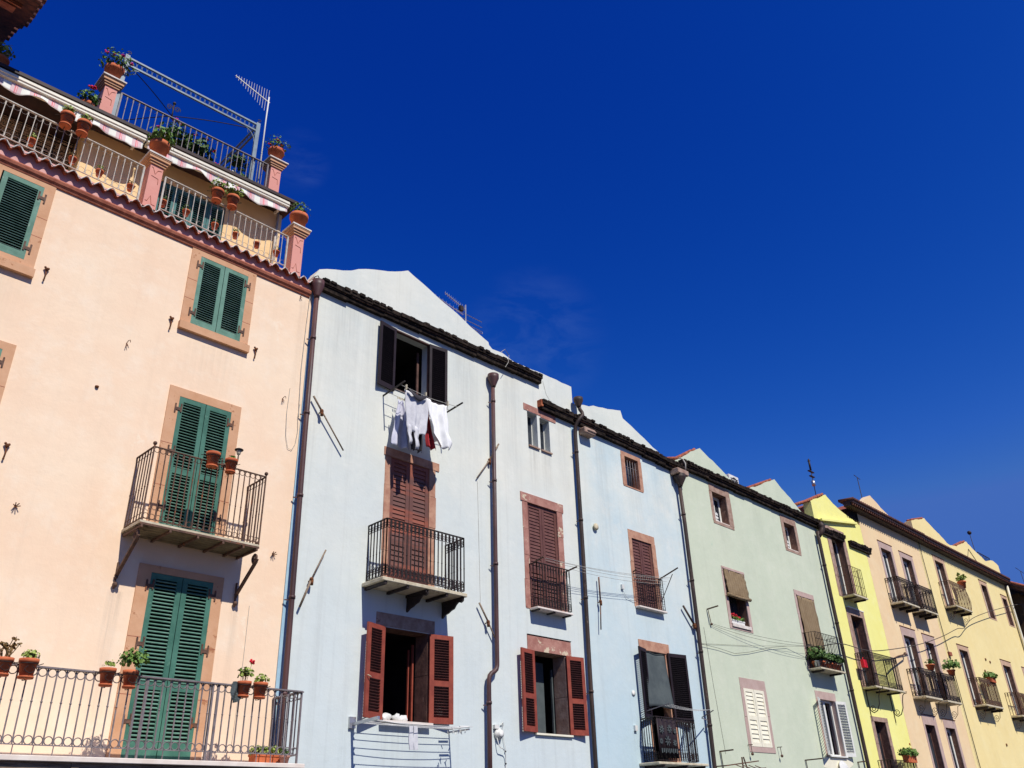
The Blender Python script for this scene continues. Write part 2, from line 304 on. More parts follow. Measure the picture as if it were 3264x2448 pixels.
# ---------------------------------------------------------------- mesh helpers
class MB:
    """collects shapes in world coordinates; build() links them as ONE mesh object"""
    def __init__(s, xf=None): s.v = []; s.f = []; s.xf = xf; s.smooth = []; s.mi = []; s.cur = 0
    def add(s, vs, fs, mat=None, smooth=False):
        b = len(s.v)
        for p in vs:
            p = Vector(p)
            if mat is not None: p = mat @ p
            s.v.append(p)
        for f in fs: s.f.append([b+i for i in f]); s.smooth.append(smooth); s.mi.append(s.cur)
        return s
    def box(s, x0, x1, y0, y1, z0, z1, mat=None):
        vs = [(x, y, z) for x in (x0, x1) for y in (y0, y1) for z in (z0, z1)]
        return s.add(vs, [(0, 1, 3, 2), (4, 6, 7, 5), (0, 4, 5, 1), (2, 3, 7, 6), (0, 2, 6, 4), (1, 5, 7, 3)], mat)
    def bar(s, p0, p1, w, h, up=(0, 0, 1), mat=None):
        p0 = Vector(p0); p1 = Vector(p1); d = (p1-p0).normalized(); u = Vector(up)
        if abs(d.dot(u)) > 0.95: u = Vector((1, 0, 0))
        sd = d.cross(u).normalized(); u2 = sd.cross(d).normalized()
        vs = []
        for p in (p0, p1):
            for a, c in ((-1, -1), (1, -1), (1, 1), (-1, 1)): vs.append(p+sd*(a*w/2)+u2*(c*h/2))
        return s.add(vs, [(0, 1, 2, 3), (7, 6, 5, 4), (0, 4, 5, 1), (1, 5, 6, 2), (2, 6, 7, 3), (3, 7, 4, 0)], mat)
    def tube(s, pts, r, n=6, closed=False, mat=None):
        pts = [Vector(p) for p in pts]; k = len(pts); vs = []; fs = []
        rs = r if isinstance(r, (list, tuple)) else [r]*k
        prev = None
        for i, p in enumerate(pts):
            if closed: d = pts[(i+1) % k]-pts[i-1]
            else: d = pts[min(i+1, k-1)]-pts[max(i-1, 0)]
            d.normalize()
            if prev is None:
                a = Vector((0, 0, 1)) if abs(d.z) < 0.9 else Vector((1, 0, 0))
                u = d.cross(a).normalized()
            else:
                u = (prev - d*prev.dot(d))
                u = u.normalized() if u.length > 1e-6 else d.orthogonal().normalized()
            prev = u; w = d.cross(u)
            for j in range(n):
                t = 2*math.pi*j/n
                vs.append(p+(u*math.cos(t)+w*math.sin(t))*rs[i])
        m = k if closed else k-1
        for i in range(m):
            for j in range(n):
                a = i*n+j; b = i*n+(j+1) % n; c = ((i+1) % k)*n+(j+1) % n; d_ = ((i+1) % k)*n+j
                fs.append((a, b, c, d_))
        if not closed:
            fs.append(tuple(range(n))[::-1]); fs.append(tuple((k-1)*n+j for j in range(n)))
        return s.add(vs, fs, mat, smooth=(n >= 6))
    def lathe(s, prof, c, n=20, mat=None):
        vs = []; fs = []
        for r, z in prof:
            for j in range(n):
                t = 2*math.pi*j/n; vs.append((c[0]+r*math.cos(t), c[1]+r*math.sin(t), c[2]+z))
        for i in range(len(prof)-1):
            for j in range(n): fs.append((i*n+j, i*n+(j+1) % n, (i+1)*n+(j+1) % n, (i+1)*n+j))
        fs.append(tuple(range(n))[::-1]); fs.append(tuple((len(prof)-1)*n+j for j in range(n)))
        return s.add(vs, fs, mat, smooth=True)
    def ball(s, c, r, n=8, sq=(1, 1, 1)):
        vs = []; fs = []; m = max(4, n//2)
        for i in range(1, m):
            a = math.pi*i/m
            for j in range(n):
                t = 2*math.pi*j/n
                vs.append((c[0]+r*sq[0]*math.sin(a)*math.cos(t), c[1]+r*sq[1]*math.sin(a)*math.sin(t), c[2]+r*sq[2]*math.cos(a)))
        for i in range(m-2):
            for j in range(n): fs.append((i*n+j, (i+1)*n+j, (i+1)*n+(j+1) % n, i*n+(j+1) % n))
        k = len(vs); vs.append((c[0], c[1], c[2]+r*sq[2])); vs.append((c[0], c[1], c[2]-r*sq[2]))
        for j in range(n):
            fs.append((k, j, (j+1) % n)); fs.append((k+1, (m-2)*n+(j+1) % n, (m-2)*n+j))
        return s.add(vs, fs, smooth=True)
    def prism(s, poly, y0, y1):
        n = len(poly)
        vs = [(x, y0, z) for x, z in poly]+[(x, y1, z) for x, z in poly]
        fs = [tuple(range(n)), tuple(range(2*n-1, n-1, -1))]
        for i in range(n): fs.append((i, (i+1) % n, n+(i+1) % n, n+i))
        return s.add(vs, fs)
    def mark(s):
        s.marks = getattr(s, 'marks', []) + [(len(s.v), len(s.f))]; return s
    def build_each(s, name, mat, parent=None, **kw):
        """one object per piece; a piece starts at each mark()"""
        ms = getattr(s, 'marks', [])+[(len(s.v), len(s.f))]; out = []
        if ms[0] != (0, 0): ms = [(0, 0)]+ms
        for (v0, f0), (v1, f1) in zip(ms[:-1], ms[1:]):
            if v1 == v0: continue
            q = MB(s.xf); q.v = s.v[v0:v1]; q.f = [[i-v0 for i in f] for f in s.f[f0:f1]]; q.smooth = s.smooth[f0:f1]; q.mi = s.mi[f0:f1]
            out.append(q.build(name, mat, parent, **kw))
        return out
    def build(s, name, mat, parent=None, bevel=0.0, solid=0.0):
        me = bpy.data.meshes.new(name)
        vs = [Vector(s.xf(p)) if s.xf else p for p in s.v]
        off = Vector((0, 0, 0))
        if parent is not None:
            q = parent
            while q is not None: off += q.location; q = q.parent
        else:
            xs = [p.x for p in vs]; ys = [p.y for p in vs]; zs = [p.z for p in vs]
            off = Vector(((min(xs)+max(xs))/2, (min(ys)+max(ys))/2, min(zs)))
        me.from_pydata([p-off for p in vs], [], s.f)
        for i, sm in enumerate(s.smooth):
            if sm: me.polygons[i].use_smooth = True
        for m_ in (mat if isinstance(mat, (list, tuple)) else [mat]): me.materials.append(m_)
        for i, k_ in enumerate(s.mi):
            if k_: me.polygons[i].material_index = k_
        me.validate()
        o = bpy.data.objects.new(name, me); col.objects.link(o)
        if parent is not None: o.parent = parent
        else: o.location = off
        if bevel > 0:
            b = o.modifiers.new("bevel", 'BEVEL'); b.width = bevel; b.segments = 1; b.limit_method = 'ANGLE'
        if solid > 0:
            b = o.modifiers.new("solid", 'SOLIDIFY'); b.thickness = solid; b.offset = 0
        return o
def tag(o, label=None, cat=None, group=None, kind=None):
    if label: o["label"] = label
    if cat: o["category"] = cat
    if group: o["group"] = group
    if kind: o["kind"] = kind
    return o
def empty(name, loc, label=None, cat=None, group=None):
    o = bpy.data.objects.new(name, None); o.location = loc; o.empty_display_size = 0.2
    col.objects.link(o); return tag(o, label, cat, group)

# ---------------------------------------------------------------- building helpers
def facade(mb, x0, x1, z0, z1, holes, y=0.0, reveal=0.0):
    """front sheet of a wall with rectangular openings"""
    xs = sorted({x0, x1, *[v for h in holes for v in h[:2]]}); zs = sorted({z0, z1, *[v for h in holes for v in h[2:4]]})
    xs = [v for v in xs if x0 <= v <= x1]; zs = [v for v in zs if z0 <= v <= z1]
    ix = {}
    vs = []
    for i, a in enumerate(xs):
        for j, b in enumerate(zs): ix[(i, j)] = len(vs); vs.append((a, y, b))
    fs = []
    for i in range(len(xs)-1):
        for j in range(len(zs)-1):
            cx = (xs[i]+xs[i+1])/2; cz = (zs[j]+zs[j+1])/2
            if any(h[0] < cx < h[1] and h[2] < cz < h[3] for h in holes): continue
            fs.append((ix[(i, j)], ix[(i+1, j)], ix[(i+1, j+1)], ix[(i, j+1)]))
    mb.add(vs, fs)
    for h in holes:
        if len(h) > 4 and h[4]:
            a, b, c, d, r = h[:5]
            mb.add([(a, y, c), (b, y, c), (b, y, d), (a, y, d), (a, y+r, c), (b, y+r, c), (b, y+r, d), (a, y+r, d)],
                   [(0, 1, 5, 4), (1, 2, 6, 5), (2, 3, 7, 6), (3, 0, 4, 7)])
def jit(a): return rnd.uniform(-a, a)
def surround(house, X, Z, ix, iz, mat, out=0.02, depth=0.26, blocks=True, name='window', irr=0.012, reveal=None):
    """stone frame filling the hole X x Z, leaving the opening ix x iz"""
    mb = MB(); full = depth
    if reveal: depth = 0.02
    def blk(a, b, c, d):
        j = jit(0.006) if blocks else 0
        mb.box(a, b, -out+j, depth, c, d)
    g = 0.004 if blocks else 0
    if iz[1] < Z[1]: blk(X[0], X[1], iz[1], Z[1])
    if iz[0] > Z[0]: blk(X[0], X[1], Z[0], iz[0])
    for side in (0, 1):
        z = iz[0]; k = max(1, round((iz[1]-iz[0])/0.75)) if blocks else 1
        cuts = [iz[0]+(iz[1]-iz[0])*i/k+(jit(0.08) if 0 < i < k else 0) for i in range(k+1)]
        for i in range(k):
            e = jit(irr)+irr if blocks else 0
            a, b = (X[0]-e, ix[0]) if side == 0 else (ix[1], X[1]+e)
            blk(a, b, cuts[i]+g, cuts[i+1]-g)
    w = mb.build(name, mat, house)
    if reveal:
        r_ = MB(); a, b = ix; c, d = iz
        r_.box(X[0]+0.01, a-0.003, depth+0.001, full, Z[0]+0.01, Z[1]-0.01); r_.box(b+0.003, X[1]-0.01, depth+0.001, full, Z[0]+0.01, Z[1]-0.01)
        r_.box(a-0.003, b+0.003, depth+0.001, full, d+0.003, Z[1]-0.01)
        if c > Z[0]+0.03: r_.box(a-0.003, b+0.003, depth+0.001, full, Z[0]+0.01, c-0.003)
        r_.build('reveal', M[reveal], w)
    return w
def hole(X, Z): return (X[0]+0.008, X[1]-0.008, Z[0]+0.008, Z[1]-0.008)

def leaf(mb, mt, w, h, rails, style, stile=0.075, pitch=0.05, th=0.042, slat2=False):
    """one shutter leaf: hinge at x=0, spans +x; outer face -y; z 0..h"""
    mb.box(0, stile, -th/2, th/2, 0, h, mt); mb.box(w-stile, w, -th/2, th/2, 0, h, mt)
    for a, b in rails: mb.box(stile, w-stile, -th/2+0.002, th/2-0.002, a, b, mt)
    rs = sorted(rails); mb.cur = 1 if slat2 else 0
    for (a0, a1), (b0, b1) in zip(rs[:-1], rs[1:]):
        n = max(1, int((b0-a1)/pitch)); p = (b0-a1)/n
        for i in range(n):
            zc = a1+p*(i+0.5)
            if style == 'louvre': dep, t, an = 0.050, 0.012, RAD(34)
            elif style == 'louvre_dense': dep, t, an = 0.060, 0.009, RAD(46)
            elif style == 'louvre_wide': dep, t, an = 0.085, 0.011, RAD(50)
            else: dep, t, an = p*1.0, 0.012, RAD(78)
            d = Vector((0, -math.cos(an), -math.sin(an)))*dep/2; k = Vector((0, -math.sin(an), math.cos(an)))*t/2
            c = Vector((0, 0, zc)); vs = []
            for x in (stile, w-stile):
                for u, v in ((-1, -1), (1, -1), (1, 1), (-1, 1)): vs.append(Vector((x, 0, 0))+c+d*u+k*v)
            mb.add(vs, [(0, 1, 2, 3), (7, 6, 5, 4), (0, 4, 5, 1), (1, 5, 6, 2), (2, 6, 7, 3), (3, 7, 4, 0)], mt)
    mb.cur = 0
def leafmat(x, y, z, ang, right):
    m = Matrix.Translation((x, y, z)) @ Matrix.Rotation(RAD(ang), 4, 'Z')
    if right: m = m @ Matrix.Scale(-1, 4, Vector((1, 0, 0)))
    return m
def std_rails(h, mid=None, top=0.09, bot=0.12):
    r = [(0, bot), (h-top, h)]
    for a in (mid or []): r.append((a-0.055, a+0.055))
    return r
def shutters(win, ix, iz, style, mat, angL=0, angR=0, mid=None, y=-0.005, pitch=0.05, stile=0.075, label=None, hinges=None, bot=0.12, gap=0.006, name='shutter'):
    w = (ix[1]-ix[0])/2-gap; h = iz[1]-iz[0]-0.01
    out = []
    for right, ang in ((False, angL), (True, angR)):
        mb = MB()
        hx = ix[0] if not right else ix[1]
        yy = y if ang == 0 else -0.035
        mt = leafmat(hx, yy, iz[0]+0.005, -ang if not right else ang, right)
        leaf(mb, mt, w, h, std_rails(h, mid, bot=bot), style, stile, pitch, slat2=isinstance(mat, (list, tuple)))
        out.append(mb.build(name, mat, win))
    if hinges:
        mb = MB()
        for hx, s in ((ix[0], 1), (ix[1], -1)):
            for fz in hinges:
                z = iz[0]+(iz[1]-iz[0])*fz; mb.mark()
                for dx in (-0.05, 0.05):
                    mb.box(hx+dx*1.1-0.014, hx+dx*1.1+0.014, -0.036, -0.02 if dx*s > 0 else -0.012, z-0.085+0.03*(dx*s > 0), z+0.085+0.03*(dx*s > 0))
                    mb.ball((hx+dx*1.1, -0.03, z+0.09), 0.014, 6)
                mb.box(hx-0.06, hx+0.06, -0.034, -0.018, z-0.03, z+0.03)
        mb.build_each('hinge', M['iron_rust'], win)
    return out
def rail(mb, path, z0, z1, sp, r=0.007, top=(0.035, 0.012), rings=None, knob=None, scroll=None, botrail=True, ringr=0.004, posts=None, ytop=True, belly=0.0):
    """iron railing along path [(x, y)...]"""
    for (xa, ya), (xb, yb) in zip(path[:-1], path[1:]):
        L = math.hypot(xb-xa, yb-ya); ux, uy = (xb-xa)/L, (yb-ya)/L
        mb.bar((xa, ya, z1), (xb, yb, z1), top[0], top[1])
        if botrail: mb.bar((xa, ya, z0), (xb, yb, z0), 0.02, 0.012)
        n = max(1, round(L/sp)); p = L/n
        P = lambda u, z: (xa+ux*u, ya+uy*u, z)
        for i in range(n+1):
            if belly:
                pts = []
                for k in range(7):
                    t = k/6; bb = belly*math.sin(math.pi*min(1, t*1.25))*(1-t*0.6) if t < 0.8 else 0
                    pts.append(Vector(P(i*p, z0+(z1-z0)*t))+Vector((uy*bb, -ux*bb, 0)))
                mb.tube(pts, r, 4)
            else: mb.bar(P(i*p, z0), P(i*p, z1), r*2, r*2)
            if knob is not None: mb.ball(P(i*p, z0+(z1-z0)*knob), r*2.1, 6)
        def circ(u, z, rr):
            mb.tube([P(u+rr*math.cos(2*math.pi*k/14), z+rr*math.sin(2*math.pi*k/14)) for k in range(14)], ringr, 4, True)
        for i in range(n):
            u = (i+0.5)*p
            if rings:
                rr = p/2-r*1.1
                if 't' in rings: circ(u, z1-rr-0.008, rr)
                if 'b' in rings: circ(u, z0+rr+0.004, rr)
            if scroll:
                for zz, sg in ((z1, -1), (z0, 1)) if scroll != 'top' else ((z1, -1),):
                    for s in (-1, 1):
                        pts = []
                        for k in range(12):
                            t = k/11; a = t*1.5*math.pi
                            rad = p*0.42*(1-0.62*t)
                            pts.append(P(u+s*(p*0.48-0.5*p*t*0.6-rad*0.25*math.sin(a)), zz+sg*(0.02+0.13*t-0.05*math.sin(a*1.2)*t)))
                        mb.tube(pts, ringr, 4)
                if scroll == 'dense':
                    circ(u, z1-0.05, p*0.36); circ(u, z1-0.16, p*0.30); circ(u, z0+0.06, p*0.36); circ(u, z0+0.17, p*0.28)
def spiral(mb, c, r0, r1, a0, a1, r, plane='xz', n=20):
    pts = []
    for k in range(n):
        t = k/(n-1); a = a0+(a1-a0)*t; rr = r0+(r1-r0)*t
        if plane == 'xz': pts.append((c[0]+rr*math.cos(a), c[1], c[2]+rr*math.sin(a)))
        else: pts.append((c[0], c[1]+rr*math.cos(a), c[2]+rr*math.sin(a)))
    mb.tube(pts, r, 5)
    return pts
# ---------------------------------------------------------------- ground
mb = MB(); mb.box(-150, 300, -160, 120, -0.5, 0.0)
o = mb.build('street_ground', M['street']); tag(o, kind='structure')

def house(name, label, x, holes, x0, x1, z1, wmat, gable=None, depth=9.0, roof_poly=None, z0=0.0, gable_t=0.35):
    h = empty(name, (x, 0, 0), label, 'house', 'row of painted townhouses')
    mb = MB()
    facade(mb, x0, x1, z0, z1, holes)
    x1b = x1
    mb.add([(x0, 0, z0), (x0, depth, z0), (x0, depth, z1), (x0, 0, z1)], [(0, 3, 2, 1)])
    mb.add([(x1b, 0, z0), (x1b, depth, z0), (x1b, depth, z1), (x1b, 0, z1)], [(0, 1, 2, 3)])
    mb.add([(x0, depth, z0), (x1b, depth, z0), (x1b, depth, z1), (x0, depth, z1)], [(0, 3, 2, 1)])
    mb.add([(x0, 0.0, z1), (x1b, 0.0, z1), (x1b, depth, z1), (x0, depth, z1)], [(0, 1, 2, 3)])
    mb.build('wall', wmat, h)
    if gable:
        g = []
        for (ax, az), (bx, bz) in zip(gable[:-1], gable[1:]):
            n = max(1, int(math.hypot(bx-ax, bz-az)/0.22))
            for i in range(n):
                t = i/n; g.append((ax+(bx-ax)*t+(jit(0.015) if i else 0), az+(bz-az)*t+(jit(0.016)+0.02*math.sin(ax+i*0.9) if i else 0)))
        g.append(gable[-1])
        poly = [(x1, z1-0.0)]+[(x0, z1)]+g
        # drop duplicates
        pp = [poly[0]]
        for q in poly[1:]:
            if math.hypot(q[0]-pp[-1][0], q[1]-pp[-1][1]) > 1e-3: pp.append(q)
        mb = MB(); mb.prism(pp, 0.0, gable_t)
        h_g = mb.build('gable', wmat, h)
        h['_g'] = 0; del h['_g']
    if roof_poly:
        mb = MB(); mb.prism(roof_poly, gable_t+0.01, depth+0.3)
        mb.build('roof', M['rooftile'], h)
    return h
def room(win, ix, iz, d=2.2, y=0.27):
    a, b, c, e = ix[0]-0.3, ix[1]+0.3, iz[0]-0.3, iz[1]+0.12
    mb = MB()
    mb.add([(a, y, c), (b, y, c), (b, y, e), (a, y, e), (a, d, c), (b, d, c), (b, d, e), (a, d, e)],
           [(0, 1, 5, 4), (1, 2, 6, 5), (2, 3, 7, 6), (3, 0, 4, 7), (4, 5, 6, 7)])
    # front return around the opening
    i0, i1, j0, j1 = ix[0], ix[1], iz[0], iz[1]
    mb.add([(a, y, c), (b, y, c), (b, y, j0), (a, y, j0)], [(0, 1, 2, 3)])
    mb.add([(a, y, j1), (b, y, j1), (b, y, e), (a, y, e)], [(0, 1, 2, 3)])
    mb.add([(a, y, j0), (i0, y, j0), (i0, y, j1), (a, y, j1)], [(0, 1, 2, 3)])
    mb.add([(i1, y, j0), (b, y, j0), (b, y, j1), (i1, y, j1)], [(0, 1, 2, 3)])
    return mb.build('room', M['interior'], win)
def casement(win, ix, iz, mat, y=0.16, fw=0.05, mull=True, bars=(), pane=True, low=0.0, name='frame'):
    mb = MB(); a, b = ix; c, d = iz
    mb.box(a, a+fw, y, y+0.05, c, d); mb.box(b-fw, b, y, y+0.05, c, d)
    mb.box(a+fw, b-fw, y, y+0.05, d-fw, d); mb.box(a+fw, b-fw, y, y+0.05, c, c+fw+low)
    if mull: m = (a+b)/2; mb.box(m-fw*0.9, m+fw*0.9, y-0.004, y+0.046, c+fw+low, d-fw)
    for z in bars: mb.box(a+fw, b-fw, y+0.004, y+0.04, z-0.02, z+0.02)
    mb.build(name, mat, win)
    if pane:
        mb = MB(); mb.box(a+fw*0.5, b-fw*0.5, y+0.02, y+0.03, c+fw*0.5, d-fw*0.5)
        mb.build('pane', M['glass'], win)
def sill(win, x0, x1, z, mat, out=0.1, th=0.04, back=0.25):
    mb = MB(); mb.box(x0, x1, -out, back, z-th, z); return mb.build('sill', mat, win)
def eave(h, x0, x1, z0a, z0b, mat=None, hgt=0.25, out=0.18, name='eave'):
    """old two-course tile eave in a shade-black colour; top edge runs z0a..z0b"""
    mb = MB(); mb2 = MB(); x = x0; L = x1-x0
    while x < x1-0.02:
        w = min(rnd.uniform(0.35, 0.8), x1-x); t = (x-x0)/L; zt = z0a+(z0b-z0a)*t
        j = jit(0.012)
        mb.box(x, x+w-0.004, -out+jit(0.02), 0.05, zt-hgt*0.46+jit(0.008), zt+j)
        mb.box(x, x+w-0.004, -out*0.62+jit(0.015), 0.05, zt-hgt+jit(0.015), zt-hgt*0.56+jit(0.006))
        mb2.box(x, x+w+0.001, -out*0.74+jit(0.006), 0.04, zt-hgt*0.565, zt-hgt*0.465)
        n = max(1, round(w/0.2))
        for k in range(n):   # worn ends of the old tiles
            if rnd.random() < 0.6: xx = x+w*(k+0.5)/n; mb.box(xx-0.07, xx+0.07, -out-0.02+jit(0.01), 0.0, zt-0.05+jit(0.01), zt+j+0.012+jit(0.008))
        x += w
    mb.build(name, mat or M['eave_dark'], h)
    mb2.build('mortar_line', M['eave_light'], h)
def downpipe(h, pts, r=0.065, mat='pipe', funnel=None, hopper=None, clamps=()):
    mb = MB(); mb.tube(pts, r, 12)
    for z in clamps:
        # x at that height
        for a, b in zip(pts[:-1], pts[1:]):
            if min(a[2], b[2]) <= z <= max(a[2], b[2]) and abs(a[2]-b[2]) > 0.01:
                t = (z-a[2])/(b[2]-a[2]); x = a[0]+(b[0]-a[0])*t; y = a[1]+(b[1]-a[1])*t
                mb.lathe([(r+0.012, -0.03), (r+0.012, 0.03)], (x, y, z), 12)
                mb.bar((x-0.02, y, z-0.05), (x-r-0.07, y+0.06, z-0.05), 0.02, 0.02)
    o = mb.build('downpipe', M[mat], h)
    if funnel:
        x, y, z, R, H = funnel
        mb = MB(); mb.lathe([(r*1.1, -H), (r*1.25, -H*0.9), (R, -H*0.32), (R, 0), (R*0.9, 0.0), (R*0.8, -0.08)], (x, y, z), 18)
        mb.build('funnel', M[mat], o)
    return o

# ================================================================ 1. peach-pink house
HP = dict(
 w1=((1.75, 2.87), (10.36, 12.26), (2.0, 2.69), (10.50, 12.08)),
 w2=((5.49, 6.92), (10.46, 12.25), (5.69, 6.74), (10.50, 12.09)),
 w3=((1.75, 2.94), (7.05, 8.90), (1.95, 2.76), (7.2, 8.76)),
 d2=((5.53, 6.97), (6.30, 9.10), (5.74, 6.78), (6.31, 8.93)),
 d1=((5.55, 7.07), (2.72, 5.76), (5.77, 6.88), (2.73, 5.64)))
holes = [hole(v[0], v[1]) for v in HP.values()]
pink = house('pink_house', 'peach pink house with green shutters and a flowered roof terrace', -2.0, holes, -2.0, 8.294, 12.62, M['pink_wall'], depth=9)
for k, (X, Z, ix, iz) in HP.items():
    w = surround(pink, X, Z, ix, iz, M['pink_stone'], out=0.022, depth=0.12, blocks=False, name='window' if k[0] == 'w' else 'balcony_door')
    mb = MB()    # joints between the frame stones
    for s in (0, 1):
        x = (X[0]+ix[0])/2 if s == 0 else (X[1]+ix[1])/2; hw = abs(X[s]-ix[s])/2
        for f in (0.33, 0.62): 
            z = iz[0]+(iz[1]-iz[0])*f+jit(0.05)
            mb.mark().box(x-hw+0.002, x+hw-0.002, -0.0235, 0, z-0.005, z+0.005)
    mb.build_each('stone_joint', M['moulding'], w)
    if k == 'w1':
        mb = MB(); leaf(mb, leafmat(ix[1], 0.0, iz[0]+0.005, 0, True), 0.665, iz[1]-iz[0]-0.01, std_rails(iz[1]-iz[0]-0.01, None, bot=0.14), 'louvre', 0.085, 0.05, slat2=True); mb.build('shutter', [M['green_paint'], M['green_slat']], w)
        mb = MB()
        for fz in (0.15, 0.85):
            z = iz[0]+(iz[1]-iz[0])*fz; mb.mark(); mb.box(ix[1]-0.07, ix[1]+0.05, -0.034, -0.018, z-0.03, z+0.03); mb.box(ix[1]+0.035, ix[1]+0.065, -0.036, -0.02, z-0.1, z+0.1); mb.box(ix[1]-0.07, ix[1]-0.04, -0.036, -0.02, z-0.06, z+0.12)
        mb.build_each('hinge', M['iron_rust'], w)
    elif k[0] == 'w':
        mid = None; mat = 'green_paint'; hg = (0.15, 0.85)
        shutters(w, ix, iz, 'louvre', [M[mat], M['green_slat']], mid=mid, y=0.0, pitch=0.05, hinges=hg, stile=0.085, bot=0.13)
    elif k == 'd2': shutters(w, ix, iz, 'louvre', [M['green_paint_dark'], M['green_paint']], mid=[1.18], y=0.0, pitch=0.055, hinges=(0.18, 0.58, 0.9), stile=0.085, bot=0.16)
    else: shutters(w, ix, iz, 'louvre', [M['green_paint_dark'], M['green_paint']], mid=[1.12], y=0.0, pitch=0.058, hinges=(0.2, 0.6, 0.92), stile=0.09, bot=0.3)
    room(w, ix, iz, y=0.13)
for k in ('w1', 'w2', 'w3'):
    X, Z, ix, iz = HP[k]
    sill([c for c in pink.children if c.name.startswith('window')][['w1', 'w2', 'w3'].index(k)], X[0]-0.02, X[1]+0.02, Z[0]+0.0, M['pink_stone'], out=0.09, th=0.16, back=-0.001)
# cornice: moulding, rose strip, wavy tile edge
mb = MB()
prof = [(0.0, 12.18), (-0.03, 12.185), (-0.045, 12.22), (-0.075, 12.25), (-0.09, 12.30), (-0.075, 12.335), (0.0, 12.34)]
vs = [(x, y, z+0.009*(x-2)) for x in (-2.0, 8.22) for y, z in prof]; n = len(prof)
mb.add(vs, [(i, i+1, n+i+1, n+i) for i in range(n-1)]+[tuple(range(n))[::-1], tuple(range(n, 2*n))])
mb.build('cornice_moulding', M['moulding'], pink)
mb = MB(); mb.box(-2.0, 8.2, -0.012, -0.001, 12.34, 12.62); mb.build('rose_band', M['pink_strip'], pink)
mb = MB(); P = 0.2345; nx = int(10.3/P)
def wave(x): return 0.06*math.cos(2*math.pi*x/P)
N = nx*12; xs = [-2.0+10.28*i/N for i in range(N+1)]
vs = []
for th in (0, 1):
    for yy, dz in ((-0.13, 0.0), (0.05, 0.05)):
        for x in xs:
            k = int((x+2)/P); j = ((k*7919) % 13-6)/6*0.012
            c = wave(x); vs.append((x, yy+j*(yy < 0)+0.012*math.cos(4*math.pi*x/P)*(yy < 0), 12.56+c*(1.1 if c < 0 else 0.85)+dz+th*0.022))
n = N+1; fs = []
for i in range(N):
    fs += [(i, i+1, n+i+1, n+i), (2*n+i, 3*n+i, 3*n+i+1, 2*n+i+1), (i, 2*n+i, 2*n+i+1, i+1)]
mb.add(vs, fs, smooth=True); mb.build('tile_edge', M['terracotta'], pink)
mb = MB(); mb.tube([(x, -0.14, 12.582+wave(x)*(1.1 if wave(x) < 0 else 0.85)) for x in xs[::2]], 0.011, 5)
mb.build('tile_edge_lip', M['cap_stone'], pink)
# terrace kerb behind the tiles
mb = MB(); mb.box(-2.0, 8.25, 0.0, 0.30, 12.58, 12.68); mb.build('terrace_kerb', M['pink_strip'], pink)
def pillar(x0, x1, y0, y1, z0, z1, xf=None, ov=0.11):
    p = MB(xf); p.box(x0, x1, y0, y1, z0, z1); p = p.build('pillar', M['pink_pillar'], pink)
    b = MB(xf); 
    for i, (o_, a, c) in enumerate(((0.03, 0.0, 0.045), (0.055, 0.05, 0.10), (0.085, 0.105, 0.16))): b.box(x0-o_, x1+o_, y0-o_, y1+o_, z1+a, z1+c)
    b.build('pillar_moulding', M['pink_stone'], p)
    b = MB(xf); b.box(x0-ov, x1+ov, y0-ov, y1+ov, z1+0.19, z1+0.225); b.build('cap_slab', M['cap_stone'], p)
    b = MB(xf); b.box(x0-0.095, x1+0.095, y0-0.095, y1+0.095, z1+0.162, z1+0.19); b.build('cap_underside', M['pink_stone'], p)
    e = MB(xf); w = x1-x0; yy = y0-0.003; H = z1-z0
    def ln(pts): e.mark().tube([(x0+w*a, yy, z0+H*b_) for a, b_ in pts], 0.006, 4)
    ln([(0.1, 0.93), (0.22, 0.93), (0.45, 0.80), (0.62, 0.90), (0.9, 0.92)])
    ln([(0.2, 0.74), (0.75, 0.72), (0.78, 0.6)])
    ln([(0.1, 0.16), (0.25, 0.16), (0.45, 0.30), (0.62, 0.12), (0.9, 0.12)])
    e.build_each('engraving', M['moulding'], p)
for a, b in ((0.2, 0.46), (4.37, 4.63), (7.69, 7.95)): pillar(a, b, 0.0, 0.27, 12.64, 13.74)
for a, b, jn in ((0.46, 4.27, 'l'), (4.71, 7.56, 'r')):
    mb = MB(); rail(mb, [(a, 0.03), (b, 0.03)], 12.80, 13.60, 0.127, 0.0062, (0.045, 0.02), rings='tb', knob=None if jn == 'l' else 0.5, ringr=0.004)
    mb.bar((a, 0.03, 12.66), (a, 0.03, 13.6), 0.035, 0.035); mb.bar((b, 0.03, 12.66), (b, 0.03, 13.6), 0.035, 0.035)
    mb.build('terrace_railing', M['iron_white'], pink)
tilt = lambda p: Vector((p.x, p.y, p.z+0.055*(p.x-2)*min(1, max(0, (p.z-13.0)/1.5))))
# penthouse behind the terrace
mb = MB(tilt); facade(mb, 3.42, 8.04, 12.62, 15.0, [(5.04, 6.62, 12.62, 14.45, 0)], y=1.35)
for k in range(1): pass
mb.box(3.40, 3.419, 1.35, 5.0, 12.62, 15.0); mb.box(8.041, 8.06, 1.36, 8.5, 12.62, 15.0)
mb.box(-2.0, 3.39, 4.0, 4.1, 12.62, 15.0)
mb.add([(5.04, 1.35, 12.62), (6.62, 1.35, 12.62), (6.62, 1.35, 14.45), (5.04, 1.35, 14.45), (5.04, 1.6, 12.62), (6.62, 1.6, 12.62), (6.62, 1.6, 14.45), (5.04, 1.6, 14.45)], [(0, 1, 5, 4), (1, 2, 6, 5), (2, 3, 7, 6), (3, 0, 4, 7), (4, 5, 6, 7)])
mb.build('penthouse_wall', M['pink_terrace_wall'], pink)
mb = MB(tilt); mb.box(5.045, 6.615, 1.5, 1.58, 12.62, 14.44); pd = mb.build('terrace_door', M['interior'], pink)
mb = MB(tilt)
